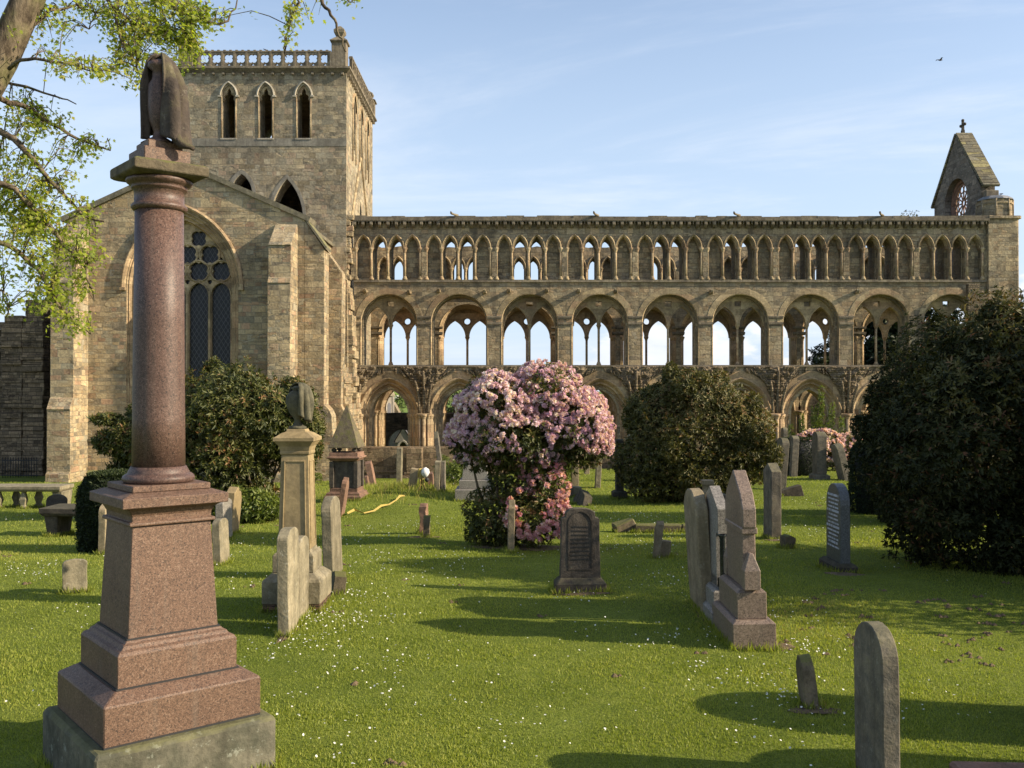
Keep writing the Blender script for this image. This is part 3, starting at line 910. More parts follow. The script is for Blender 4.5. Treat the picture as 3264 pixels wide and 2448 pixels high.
# parapet with corbel table on the front wall
xl, xr = BX0, BX0 + 9 * BW
b = MB(); b.box(xl, xr, YN - .42, YN + 1.5, 13.07, 13.22); x_ = xl
while x_ < xr:
    x2_ = min(xr, x_ + random.uniform(.5, 1.5)); j_ = random.uniform(-.05, .035)
    b.box(x_, x2_ - .006, YN - .36 + random.uniform(-.03, .03), YN + 1.4, 13.221, 13.36 + j_); x_ = x2_
n = 76; st = (xr - xl) / n
out = [(xl, 13.07), (xl, 12.86)]
for i in range(n):
    a = xl + i * st + .17; w2 = (st - .17) / 2
    for j in range(2):
        q = a + j * w2
        out += [(q + .015, 12.86), (q + .015, 12.97), (q + w2 / 2, 13.06), (q + w2 - .015, 12.97), (q + w2 - .015, 12.86)]
out += [(xr, 12.86), (xr, 13.07)]
b.plate(out[::-1], [], YN - .36, YN - .2)
b.box(xl, xr, YN - .06, YN - .003, 12.98, 13.068)
par = ap('parapet', b, 'corbel', wf)
c = MB(); c.add([(xl, YN - .003, 12.66), (xl + .17, YN - .003, 12.66), (xl + .17, YN - .2, 12.7), (xl, YN - .2, 12.7), (xl, YN - .39, 12.84), (xl + .17, YN - .39, 12.84), (xl, YN - .39, 13.06), (xl + .17, YN - .39, 13.06), (xl, YN - .003, 13.06), (xl + .17, YN - .003, 13.06)],
                [(0, 1, 2, 3), (3, 2, 5, 4), (4, 5, 7, 6), (6, 7, 9, 8), (0, 3, 4, 6, 8), (1, 9, 7, 5, 2), (0, 8, 9, 1)])
cm = c.mesh('corbel', bevel=.012)
for i in range(n): ap('corbel', cm, 'corbel', wf, i * st + random.uniform(-.01, .01))
# projecting corbel stones above the round arches, and two gargoyle spouts on the parapet
sm = MB(); sm.frus((-.1, .1, -.34, .02, -.16), (-.12, .12, -.45, .02, .0)); sm.box(-.11, .11, -.46, .02, 0, .08)
sme = sm.mesh('stone_bracket', bevel=.03, rough=.05, rs=4)
for sx in (1165, 1306, 1399, 1545, 1621, 1743, 1844, 1963, 2267, 2731, 3089):
    o = link('stone_bracket', sme, M['nave'], wf, (X(sx, YN), YN, 8.82 + random.uniform(-.05, .06)))
    o.rotation_euler = (0, random.uniform(-.1, .1), random.uniform(-.2, .1))
gm = MB(); gm.tube([(0, .1, 0), (0, -.25, .02), (.02, -.42, .05), (.03, -.55, .1)], [.09, .08, .06, .07], 7)
gme = gm.mesh('gargoyle', rough=.05, rs=5)
for sx in (1456, 1903, 2352, 2808): link('gargoyle', gme, M['corbel'], wf, (X(sx, YN), YN - .3, 13.4), (0, 0, random.uniform(-.9, -.5)))

# rubble and broken vault springers of the lost aisle, above and between the arcade arches
def springer(k):
    b = MB(); cx = BX0 + k * BW; sd = k * 13.0
    nxx, nzz = 40, 26
    vs = []; fs = []
    for j in range(nzz + 1):
        v = j / nzz; z = 1.9 + v * 2.34; hw = .16 + 1.35 * v ** 1.3
        for i in range(nxx + 1):
            u = i / nxx * 2 - 1; x = cx + u * hw
            q = Vector((x * 3.2 + sd, z * 4.5, sd))
            nn = noise.noise(q) + .6 * noise.noise(q * 2.7)
            d = (.12 + .3 * min(1, v * 1.6) * (1 - .55 * abs(u) ** 1.5)) * (.8 + .5 * nn)
            if abs(u) > .97 or j == nzz: d = .0
            vs.append((x + .06 * nn, YN - .01 - max(0, d), z + .05 * nn))
    for j in range(nzz):
        for i in range(nxx):
            a = j * (nxx + 1) + i; fs.append((a, a + 1, a + nxx + 2, a + nxx + 1))
    b.add(vs, fs)
    # rough voussoirs of the torn-off vault, set radially round both arches
    for sg in (-1, 1):
        c0 = cx + sg * BW / 2
        if k in (0, 9) and sg != (1 if k == 0 else -1): continue
        cxl = c0 - sg * (1.72 - 2.18) * -1
        cxl = c0 - sg * 1.72 + sg * 2.18
        for t in np.linspace(.42, 1.28, 15):
            a = t + random.uniform(-.02, .02); rr = 2.18 + .62 + random.uniform(-.06, .06)
            ln = random.uniform(.16, .36); wd = .035; dp = random.uniform(.1, .3)
            px_, pz_ = cxl - sg * rr * math.cos(a), 1.3 + rr * math.sin(a)
            if pz_ > 4.1: continue
            m = Matrix.Translation((px_, YN, pz_)) @ Matrix.Rotation((a - PI / 2) * (1 if sg > 0 else -1) * -1 + random.uniform(-.25, .25), 4, 'Y')
            b.box(-wd, wd, -dp, -.0, -ln * .5, ln * .5, m)
    # three ribs rising from the pier, broken off
    for dx, L_ in ((-.26, 1.0), (0, 1.3), (.26, .9)):
        pts = [(cx + dx * (1 + .9 * t * t), YN - .2 - .2 * t - .25 * t * t, 1.32 + 2.0 * L_ * t) for t in np.linspace(0, 1, 8)]
        b.tube(pts, [.085] * 7 + [.06], 8)
    o = ap('vault_springer', b, 'rubble', wf, recalc=False)
for k in range(0, 10): springer(k)

# rough end of the lost aisle wall beside the transept, and the low wall of the aisle
b = MB(); rr = random.Random(5)
def rough_pier(b, x0, x1, y0, y1, z0, z1, ramp=.5, st=.3, jit=.12):
    z = z0
    while z < z1:
        h = rr.uniform(.6, 1.3) * st; f = (z - z0) / (z1 - z0)
        a = x1 - ramp * f ** 1.3 * (x1 - x0) + rr.uniform(-jit, jit)
        b.box(x0, a, y0 - rr.uniform(0, jit * .6), y1, z, z + h + .02); z += h
rough_pier(b, -10.3, -8.95, 54.2, 57.99, -2.6, 4.2, .62, .32, .13)
rough_pier(b, -10.3, -9.15, 56.6, 57.98, -2.6, 8.9, .5, .34, .1)
ap('aisle_stub', b, 'wall', bevel=.02)
dwarf = thing('dwarf_wall', 'low lichened stone wall with a moulded plinth in front of the nave arches', 'wall', (0, 54, -2.3))
b = MB()
def dwloc(x0, x1, y0, y1, z0, z1): b.box(x0, x1, y0 - 54, y1 - 54, z0 + 2.3, z1 + 2.3)
dwloc(-9.6, 8.2, 54.0, 54.7, -3.2, -.47); dwloc(-9.6, 8.2, 53.9, 53.998, -1.96, -1.84); dwloc(-9.6, 8.2, 53.93, 53.997, -3.2, -1.965)
for x in (-5.95, -1.65, 2.65, 6.9):
    dwloc(x, x + .9, 53.2, 53.89, -3.2, -.5); dwloc(x - .1, x + 1.0, 53.1, 53.195, -1.97, -1.83); dwloc(x - .25, x + 1.1, 52.95, 53.19, -3.2, -2.0)
o = link('wall_body', b.mesh('wall_body', bevel=.03, rough=.03, rs=2), M['darkwall'], dwarf)
o.data.materials.clear(); o.data.materials.append(masonry('lichened_dwarf_wall', [(.2, .15, .1), (.27, .2, .13), (.24, .17, .115), (.3, .23, .15)], .45, .8, mort=.012, mortar=(.16, .13, .09), grime=.6, lich=.9, bs=.8))

# ---------------------------------------------------------------- tower
TY0, TY1, TXL, TXR = 57.4, 68.2, -20.15, -10.04
TZ0, TZ1 = -3, 21.98
tw = MB()
def lanc(cx, w=.37): return arch_poly(cx, 20.6, w, prad(w, .66), 18.04, 7)
lx = [X(727, TY0), X(845, TY0), X(966, TY0)]
hol = [lanc(x) for x in lx]
hol.append(arch_poly(X(914, TY0), 13.2, .95, prad(.95, 2.35), 12.7, 8))
hol.append(arch_poly(X(769, TY0), 14.7, .62, prad(.62, 1.15), 14.2, 7))
# put-log holes and a rough window-side break
tw.plate([(TXL, TZ0), (TXR, TZ0), (TXR, TZ1), (TXL, TZ1)], hol, TY0, TY0 + 1.3)
# side walls: plate is built in x-z then turned
def side_plate(bb, xx, th, y0, y1, z0, z1, holes=[]):
    """wall in the plane x = xx (thickness towards -x), holes given as (y, z) outlines"""
    m = Matrix(((0, -1, 0, xx), (1, 0, 0, 0), (0, 0, 1, 0), (0, 0, 0, 1)))
    bb.plate([(y0, z0), (y1, z0), (y1, z1), (y0, z1)], holes, 0, th, m)
ly = [60.2, 62.85, 65.5]
side_plate(tw, TXR, 1.3, TY0 + 1.3, TY1, TZ0, TZ1, [lanc(y, .42) for y in ly] + [arch_poly(62.9, 13.6, .55, prad(.55, 1.7), 10.5, 7)])
side_plate(tw, TXL + 1.3, 1.3, TY0 + 1.3, TY1, TZ0, TZ1, [lanc(y, .42) for y in ly])
tw.plate([(TXL + 1.31, TZ0), (TXR - 1.31, TZ0), (TXR - 1.31, TZ1), (TXL + 1.31, TZ1)], [lanc(lx[0], .3)], TY1 - 1.2, TY1 - .002)
tw.box(TXL + 1.3, TXR - 1.3, TY0 + 1.31, TY1 - 1.21, 17.4, 17.6)
tower = ap('tower', tw, 'tower')
t = MB(); t.box(TXL - .02, TXR + .015, TY0 - .03, TY0 - .003, 17.55, 18.02)
ap('stone_band', t, 'greyband', tower)
for x in lx:
    t = MB(); w_, rs_ = .37, .66
    t.arch(x, 20.6, w_, prad(w_, rs_), [(.2, TY0 - .002), (.2, TY0 - .1), (.12, TY0 - .13), (.1, TY0 - .04), (.1, TY0 - .002)], n=9)
    for sg in (-1, 1): t.box(x + sg * .54 - .1, x + sg * .54 + .1, TY0 - .13, TY0 - .002, 20.52, 20.62)
    ap('lancet_hood', t, 'pale', tower)
    t = MB(); t.box(x - .5, x + .5, TY0 - .07, TY0 - .032, 17.94, 18.03); ap('window_sill', t, 'pale', tower)
for x in lx:
    w_ = .37; t = MB()
    for sg in (-1, 1):
        t.tube([(x + sg * (w_ + .06), TY0 - .0, 18.05), (x + sg * (w_ + .06), TY0 - .0, 20.5)], .045, 6)
    # cusped head
    hp = arch_poly(x, 20.6, w_, prad(w_, .66), 20.3, 7)
    inner = [(x - w_ + .02, 20.3), (x - .26, 20.42), (x - .3, 20.6), (x - .2, 20.72), (x - .13, 20.72), (x - .12, 20.92), (x, 21.12), (x + .12, 20.92), (x + .13, 20.72), (x + .2, 20.72), (x + .3, 20.6), (x + .26, 20.42), (x + w_ - .02, 20.3)]
    t.plate(inner + [p for p in hp[1:-1]][::-1], [], TY0 + .1, TY0 + .3)
    ap('lancet_frame', t, 'dressed', tower)
# hoods of the two roof-crease openings
t = MB()
t.arch(X(914, TY0), 13.2, .95, prad(.95, 2.35), [(.22, TY0 - .002), (.22, TY0 - .04), (.03, TY0 - .04), (0, TY0 - .002)], zb=12.7, n=8)
t.arch(X(769, TY0), 14.7, .62, prad(.62, 1.15), [(.25, TY0 - .002), (.25, TY0 - .04), (.03, TY0 - .04), (0, TY0 - .002)], n=8)
ap('opening_rim', t, 'greyband', tower)
# raked roof creases and shafts on the sunlit side
t = MB()
for (ya, za), (yb, zb_) in (((58.2, 12.2), (62.6, 18.1)), ((67.4, 11.9), (62.75, 18.1))):
    t.tube([(TXR, ya, za), (TXR, yb, zb_)], .13, 5, smooth=False)
for y in ly:
    for sg in (-1, 1): t.tube([(TXR + .02, y + sg * .6, 17.2), (TXR + .02, y + sg * .6, 20.5)], .07, 6)
m = Matrix(((0, -1, 0, TXR), (1, 0, 0, 0), (0, 0, 1, 0), (0, 0, 0, 1)))
for y in ly: t.arch(y, 20.5, .6, prad(.6, 1.0), [(.0, -.1), (.12, -.12), (.15, .0)], m=m)
ap('roof_crease', t, 'dressed', tower)
# cornice, balustrades, corner pinnacles
t = MB()
t.frus((TXL, TXR, TY0, TY1, TZ1), (TXL - .25, TXR + .25, TY0 - .28, TY1 + .25, TZ1 + .2)); t.box(TXL - .28, TXR + .28, TY0 - .32, TY1 + .28, TZ1 + .2, TZ1 + .34)
for i in range(17): t.box(TXL + .2 + i * .6, TXL + .36 + i * .6, TY0 - .22, TY0 - .0, TZ1 - .14, TZ1 + .02)
for i in range(18): t.box(TXR + .0, TXR + .22, TY0 + .2 + i * .6, TY0 + .36 + i * .6, TZ1 - .14, TZ1 + .02)
ap('cornice', t, 'corbel', tower, bevel=.02)
zb0 = TZ1 + .34
def bal(L_):
    """one run of pierced balustrade, local x from 0 to L_"""
    q = MB(); n = int(round(L_ / .72)); st = L_ / n; hol = []
    for i in range(n):
        cx = (i + .5) * st
        hol.append(foil(cx, zb0 + .48, .3, 4, 24, PI / 4, .3)); hol.append([(cx - .14, zb0 + .06), (cx + .14, zb0 + .06), (cx, zb0 + .18)])
    q.plate([(0, zb0), (L_, zb0), (L_, zb0 + .86), (0, zb0 + .86)], hol, -.08, .08)
    q.box(0, L_, -.12, .12, zb0 + .86, zb0 + .94)
    for i in range(n + 1): q.box(i * st - .055, i * st + .055, -.13, -.081, zb0, zb0 + .858)
    for i in range(n * 2): q.box(i * st / 2 + .05, i * st / 2 + .2, -.1, .1, zb0 + .94, zb0 + 1.0)
    return q
for nm, L_, loc, rz in (('balustrade', TXR - TXL - 2.1, (TXL + 1.2, TY0 - .15, 0), 0), ('balustrade', TY1 - TY0 - 1.6, (TXR + .12, TY0 + .8, 0), PI / 2), ('balustrade', TXR - TXL - 2.1, (TXL + 1.2, TY1 + .1, 0), 0), ('balustrade', TY1 - TY0 - 1.6, (TXL - .12, TY0 + .8, 0), PI / 2)):
    o = link(nm, bal(L_).mesh(nm), M['corbel'], tower, loc, (0, 0, rz))
pn = MB()
pn.sq([(.43, 0), (.43, 1.45), (.5, 1.47), (.55, 1.55), (.5, 1.6), (.3, 1.8), (.22, 1.86), (.2, 1.92)])
pn.sq([(.17, 1.9), (.32, 2.1), (.33, 2.28), (.12, 2.5), (.07, 2.56)])
pme = pn.mesh('pinnacle', bevel=.02, rough=.02)
for x, y, sc in ((TXR - .42, TY0 + .15, 1), (TXL + .45, TY0 + .15, 1.05), (TXR - .25, TY1 - .2, .75), (TXL + .45, TY1 - .2, .9)):
    o = link('pinnacle', pme, M['corbel'], tower, (x, y, zb0)); o.scale = (1, 1, sc)
t = MB(); t.box(TXL + .9, TXL + 1.2, TY0 - .1, TY0 + .3, zb0, zb0 + .9); ap('pinnacle_block', t, 'corbel', tower); t = MB(); t.box(TXR - 1.15, TXR - .86, TY0 - .1, TY0 + .3, zb0, zb0 + .9)
ap('pinnacle_block', t, 'corbel', tower)
# broken lower corner of the tower next to the nave
b = MB(); rr = random.Random(3)
for z in np.arange(8.8, 13.4, .33):
    b.box(TXR - .02, TXR + rr.uniform(.1, .42) * (1.2 if z > 12 else .8), TY0 + .05 + rr.uniform(0, .1), YN - .004, z, z + .31)
ap('corner_toothing', b, 'wall', tower, bevel=.03)

# ---------------------------------------------------------------- north transept
TRY = 50.0; GX0, GX1 = -23.5, -10.95; AX = -17.33; AZ = 14.55; EZ = 11.75
WCX = X(581, TRY); WZ = 8.15
tp = MB()
Wh, Wr = 2.95, 4.15; WR = prad(Wh, Wr)
tp.plate([(GX0, -3), (GX1, -3), (GX1, EZ), (AX, AZ), (GX0, EZ - .05)], [arch_poly(WCX, WZ, Wh, WR, 1.7, 12)], TRY, TRY + 1.4)
side_plate(tp, GX1, 1.2, TRY + 1.4, TY0 - .003, -3, EZ - .15)
side_plate(tp, GX0 + 1.2, 1.2, TRY + 1.4, 64, -3, EZ - .3)
trans = ap('transept', tp, 'wall')
t = MB()   # moulded splay of the great window
t.arch(WCX, WZ, Wh, WR, [(.28, TRY - .002), (.28, TRY - .14), (.18, TRY - .2), (.08, TRY - .12), (.04, TRY - .002)], n=14)
t.box(WCX + Wh + .02, WCX + Wh + .3, TRY - .2, TRY - .002, WZ - .14, WZ + .02); t.box(WCX - Wh - .3, WCX - Wh - .02, TRY - .2, TRY - .002, WZ - .14, WZ + .02)
t.arch(WCX, WZ, Wh, WR, [(.01, TRY - .003), (-.03, TRY + .1), (-.1, TRY + .08), (-.12, TRY + .2), (-.2, TRY + .28), (-.27, TRY + .25), (-.3, TRY + .4), (-.38, TRY + .46), (-.46, TRY + .44), (-.5, TRY + .62), (-.56, TRY + .72), (-.56, TRY + .95)], zb=1.75, n=14)
win = ap('great_window', t, 'pink_dressed', trans)
tw2 = MB(); gh = Wh - .55; gR = WR - .55
pit = gh * 2 / 4; hol = []
yT = TRY + .74
for i in range(4):
    cx = WCX - gh + pit * (i + .5); hw = pit / 2 - .09
    hol.append(arch_poly(cx, WZ - .28, hw, prad(hw, .62), 2.0, 7)[::1])
    hol.append(foil(cx, WZ + .98, .54, 4, 24, PI / 4, .24)); hol.append(foil(cx, WZ + 1.62, .09, 3, 12, PI / 2, .2))
for i in range(3):
    cx = WCX - gh + pit * (i + 1); hol.append(foil(cx, WZ + 1.86, .52, 4, 24, PI / 4, .24)); hol.append(foil(cx, WZ + .4, .13, 3, 12, -PI / 2, .2))
for i in range(2):
    cx = WCX - pit / 2 + pit * i; hol.append(foil(cx, WZ + 2.72, .44, 4, 24, PI / 4, .24))
tw2.plate(arch_poly(WCX, WZ, gh + .03, gR + .03, 1.75, 14), hol, yT, yT + .2)
ap('window_tracery', tw2, 'dressed', trans)
t = MB()
for i in range(4):
    cx = WCX - gh + pit * (i + .5); hw = pit / 2 - .09
    t.arch(cx, WZ - .28, hw, prad(hw, .62), [(.07, yT - .002), (.05, yT - .06), (-.0, yT - .05), (-.0, yT - .001)], n=7)
    t.tube([(cx + .57 * math.cos(a), yT - .02, WZ + .98 + .57 * math.sin(a)) for a in np.linspace(0, 2 * PI, 17)], .045, 6)
for i in range(3):
    cx = WCX - gh + pit * (i + 1); t.tube([(cx + .56 * math.cos(a), yT - .02, WZ + 1.86 + .56 * math.sin(a)) for a in np.linspace(0, 2 * PI, 17)], .045, 6)
    t.box(cx - .05, cx + .05, yT - .09, yT - .002, 2.0, WZ - .1)
ap('tracery_bars', t, 'dressed', trans)
g = MB(); g.plate(arch_poly(WCX, WZ, gh + .03, gR + .03, 1.75, 14), [], yT + .205, yT + .23)
ap('window_glass', g, 'glass', trans)
# coping of the gable and roof behind it
t = MB()
for x0, z0, x1, z1 in ((GX0 - .2, EZ - .02, AX, AZ + .12), (AX, AZ + .12, GX1 + .25, EZ + .0)):
    d = Vector((x1 - x0, z1 - z0)).normalized(); nn = Vector((-d.y, d.x)) * .26
    t.plate([(x0, z0 - .12), (x1, z1 - .12), (x1 + nn.x, z1 - .12 + nn.y), (x0 + nn.x, z0 - .12 + nn.y)], [], TRY - .16, TRY + 1.45)
ap('gable_coping', t, 'coping', trans)
t = MB()
for sg, xe in ((-1, GX0 + .2), (1, GX1 - .2)):
    t.add([(xe, TRY + 1.46, EZ - .3), (AX, TRY + 1.46, AZ - .35), (AX, TY0 - .01, AZ - .35), (xe, TY0 - .01, EZ - .3), (xe, TRY + 1.46, EZ - .45), (AX, TRY + 1.46, AZ - .5), (AX, TY0 - .01, AZ - .5), (xe, TY0 - .01, EZ - .45)], [(0, 1, 2, 3), (7, 6, 5, 4), (0, 4, 5, 1), (1, 5, 6, 2), (2, 6, 7, 3), (3, 7, 4, 0)])
ap('transept_roof', t, 'slate', trans)
# buttresses: side profile (depth, height) extruded across their width
def buttress(x0, x1, yb, prof, mat='wall', par=trans, name='buttress', **kw):
    b = MB(); n = len(prof)
    vs = [(x0, yb - d, z) for d, z in prof] + [(x1, yb - d, z) for d, z in prof]
    fs = [tuple(range(n)), tuple(range(n, 2 * n))[::-1]] + [(i, (i + 1) % n, (i + 1) % n + n, i + n) for i in range(n)]
    b.add(vs, fs); return ap(name, b, mat, par, bevel=.02, **kw)
yb = TRY - .003
PB = [(0, -3), (2.15, -3), (2.15, -1.5), (2.0, -1.38), (2.0, 1.75), (2.06, 1.78), (1.72, 2.35), (1.66, 2.36), (1.66, 8.2), (1.72, 8.22), (1.55, 8.5), (1.5, 8.52), (1.5, 10.15), (1.58, 10.18), (.05, 11.5), (0, 11.5)]
buttress(-23.53, -22.33, yb, PB)
buttress(-12.47, -11.3, yb, PB)
# plinth and string along the foot of the gable wall
t = MB()
t.box(-22.32, -12.48, TRY - .1, TRY - .004, .06, .18); ap('string_course', t, 'coping', trans); t = MB(); t.frus((-22.32, -12.48, TRY - .2, TRY - .004, -3), (-22.32, -12.48, TRY - .2, TRY - .004, -1.6)); t.frus((-22.32, -12.48, TRY - .2, TRY - .004, -1.6), (-22.32, -12.48, TRY - .03, TRY - .004, -1.45))
ap('plinth', t, 'coping', trans)
# west-facing buttresses with sloping heads, stepping out towards the right
def wbut(y0, y1, prof):
    b = MB(); n = len(prof)
    vs = [(GX1 + d + .003, y0, z) for d, z in prof] + [(GX1 + d + .003, y1, z) for d, z in prof]
    fs = [tuple(range(n)), tuple(range(n, 2 * n))[::-1]] + [(i, (i + 1) % n, (i + 1) % n + n, i + n) for i in range(n)]
    b.add(vs, fs); ap('buttress', b, 'wall', trans, bevel=.02)
wbut(TRY + .0, TRY + 1.2, [(0, -3), (1.75, -3), (1.75, -1.4), (1.6, -1.3), (1.45, 1.4), (1.3, 1.75), (1.05, 2.0), (1.05, 10.2), (.0, 11.75)])
wbut(TRY + 3.6, TRY + 4.7, [(0, -3), (1.75, -3), (1.75, -1.4), (1.65, -1.3), (1.5, 1.5), (1.3, 1.9), (1.35, 9.4), (.0, 11.3)])
wbut(TRY + 6.4, TRY + 7.3, [(0, -3), (1.35, -3), (1.35, 1.5), (1.2, 1.9), (1.15, 9.3), (.0, 10.5)])
t = MB()
t.add([(GX1 - .05, TRY - .12, 11.85), (GX1 + 1.15, TRY - .12, 10.18), (GX1 + 1.2, TRY - .12, 10.3), (GX1 - .05, TRY - .12, 12.02), (GX1 - .05, TRY + 1.25, 11.85), (GX1 + 1.15, TRY + 1.25, 10.18), (GX1 + 1.2, TRY + 1.25, 10.3), (GX1 - .05, TRY + 1.25, 12.02)], [(0, 1, 2, 3), (7, 6, 5, 4), (0, 4, 5, 1), (1, 5, 6, 2), (2, 6, 7, 3), (3, 7, 4, 0)])
t.box(GX1 - .0, GX1 + .14, TRY + 1.45, TY0 - .01, EZ - .3, EZ - .12)
ap('buttress_coping', t, 'coping', trans)

# ---------------------------------------------------------------- ruined choir at the far left
def courses(x0, x1, y0, y1, z1, seed, step=0.0):
    rr = random.Random(seed); b = MB(); z = -3.0
    while z < z1:
        h = rr.uniform(.26, .5); f = max(0, (z - z1 + 2.2) / 2.2); n = max(2, int((x1 - x0) / 1.1)); xs_ = np.linspace(x0 + step * f * rr.uniform(.2, 1), x1 - step * f * .4 * rr.random(), n + 1)
        for i in range(n):
            if f > .5 and rr.random() < .25 * f: continue
            b.box(xs_[i] + (rr.uniform(-.07, .07) if i == 0 else 0), xs_[i + 1] - .004, y0 - rr.uniform(0, .22), y1, z, z + h - .004)
        z += h
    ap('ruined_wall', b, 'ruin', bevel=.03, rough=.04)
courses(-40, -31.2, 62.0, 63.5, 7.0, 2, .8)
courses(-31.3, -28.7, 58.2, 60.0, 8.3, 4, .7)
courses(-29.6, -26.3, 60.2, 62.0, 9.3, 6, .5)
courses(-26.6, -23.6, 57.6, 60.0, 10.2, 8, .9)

# ---------------------------------------------------------------- west end: turret and gable with wheel window
TX0 = BX0 + 9 * BW + .02
b = MB(); b.prism([(TX0 - .05, YN - .3), (TX0 + 1.75, YN - .3), (TX0 + 1.85, YN - .2), (TX0 + 1.85, YN + 2.2), (TX0 - .05, YN + 2.2)], -3, 13.2)
b.prism([(TX0 - .05, YN - .42), (TX0 + 1.85, YN - .42), (TX0 + 1.97, YN - .3), (TX0 + 1.97, YN + 2.3), (TX0 - .05, YN + 2.3)], 13.2, 13.38)
tur = ap('turret', b, 'nave', bevel=.02)
def octo(r, cx, cy): return [(cx + r * math.cos(PI / 8 + i * PI / 4), cy + r * math.sin(PI / 8 + i * PI / 4)) for i in range(8)]
b = MB(); cx, cy = TX0 + .87, YN + .75
b.prism(octo(1.0, cx, cy), 13.38, 14.48); b.prism(octo(1.06, cx, cy), 14.2, 14.3)
for p in octo(1.01, cx, cy): b.tube([(p[0], p[1], 13.4), (p[0], p[1], 14.5)], .06, 6)
ap('turret_drum', b, 'nave', tur)
b = MB(); b.lathe([(1.08, 14.48), (1.02, 14.56), (.75, 14.72), (.1, 14.8)], cx, cy, 8, smooth=False); ap('turret_cap', b, 'lead', tur)
GXI, GXO = 29.35, 30.25; GYC = 62.6; GYN, GYF = 59.35, 65.85
ge, gt = 15.55, 19.6
m = Matrix(((0, -1, 0, GXO), (1, 0, 0, 0), (0, 0, 1, 0), (0, 0, 0, 1)))
b = MB()
wc, wr = 15.15, 1.45
b.plate([(GYN, 10), (GYF, 10), (GYF, ge), (GYC, gt), (GYN, ge)], [circ(GYC + .1, wc, wr + .15, 28)], .0, GXO - GXI, m)
ga = ap('west_gable', b, 'darkwall')
ga.data.materials.clear(); ga.data.materials.append(masonry('grey_gable_masonry', [(.18, .16, .14), (.23, .2, .17), (.2, .18, .155), (.26, .22, .18)], .25, .5, mort=.009, mortar=(.16, .14, .12), grime=.4))
b = MB(); c_ = (GYC + .1, wc)
for i in range(12):
    a = 2 * PI * i / 12
    b.tube([(GXI + .55, c_[0] + .22 * math.cos(a), c_[1] + .22 * math.sin(a)), (GXI + .55, c_[0] + 1.05 * math.cos(a), c_[1] + 1.05 * math.sin(a))], .05, 5)
    a2 = a + PI / 12
    b.tube([(GXI + .55, c_[0] + .95 * math.cos(a2) + .24 * math.cos(t_), c_[1] + .95 * math.sin(a2) + .24 * math.sin(t_)) for t_ in np.linspace(0, 2 * PI, 9)], .045, 5)
for r_, th in ((1.25, .09), (1.5, .16), (.22, .06)):
    b.tube([(GXI + .55, c_[0] + r_ * math.cos(t_), c_[1] + r_ * math.sin(t_)) for t_ in np.linspace(0, 2 * PI, 29)], th, 6)
ap('wheel_window', b, 'red', ga)
b = MB()
for y0, z0, y1, z1 in ((GYN - .35, ge - .05, GYC, gt + .1), (GYC, gt + .1, GYF + .35, ge - .05)):
    d = Vector((y1 - y0, z1 - z0)).normalized(); nn = Vector((-d.y, d.x)) * .16
    b.plate([(y0, z0 - .05), (y1, z1 - .05), (y1 + nn.x, z1 - .05 + nn.y), (y0 + nn.x, z0 - .05 + nn.y)], [], -.1, GXO - GXI + .06, m)
ap('gable_coping', b, 'roofstone', ga)
b = MB(); b.box(GXI + .1, GXO, GYN - .5, GYN - .003, 14.6, 15.2); b.box(GXI + .15, GXO, GYN - .35, GYN - .002, 13.2, 14.6)
ap('kneeler', b, 'corbel', ga, bevel=.03)
b = MB(); X0 = (GXI + GXO) / 2
b.box(X0 - .09, X0 + .09, GYC - .1, GYC + .1, gt + .1, gt + .35)
b.frus((X0 - .07, X0 + .07, GYC - .08, GYC + .08, gt + .3), (X0 - .06, X0 + .06, GYC - .06, GYC + .06, gt + .95))
b.box(X0 - .06, X0 + .06, GYC - .27, GYC + .27, gt + .63, gt + .75)
for dy, dz in ((-.27, .69), (.27, .69), (0, .99)): b.lathe([(.03, -.1 + gt + dz), (.1, -.05 + gt + dz), (.1, .05 + gt + dz), (.03, .1 + gt + dz)], X0, GYC + dy, 8)
ap('gable_cross', b, 'dark', ga)
b = MB(); b.plate([(30.9, -3), (32.2, -3), (32.2, 3), (31.5, 7.4), (30.9, 8.6)], [], YN + .2, YN + 2.0); rough_pier(b, 27.6, 30.4, YN - .6, YN - .31, 5.8, 8.9, .8, .3, .1)
ap('aisle_scar', b, 'rubble', bevel=.02)

# south aisle wall beyond, low, its shade put into a dark stone colour, with a small arched doorway
b = MB(); dxc = (1283 - CX) / F * 72.5
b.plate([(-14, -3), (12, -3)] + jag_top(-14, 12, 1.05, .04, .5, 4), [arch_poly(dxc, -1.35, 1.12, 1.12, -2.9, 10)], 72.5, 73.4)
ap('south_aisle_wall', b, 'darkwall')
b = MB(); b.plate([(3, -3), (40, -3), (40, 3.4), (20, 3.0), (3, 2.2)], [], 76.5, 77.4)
ap('cloister_wall', b, 'darkwall')
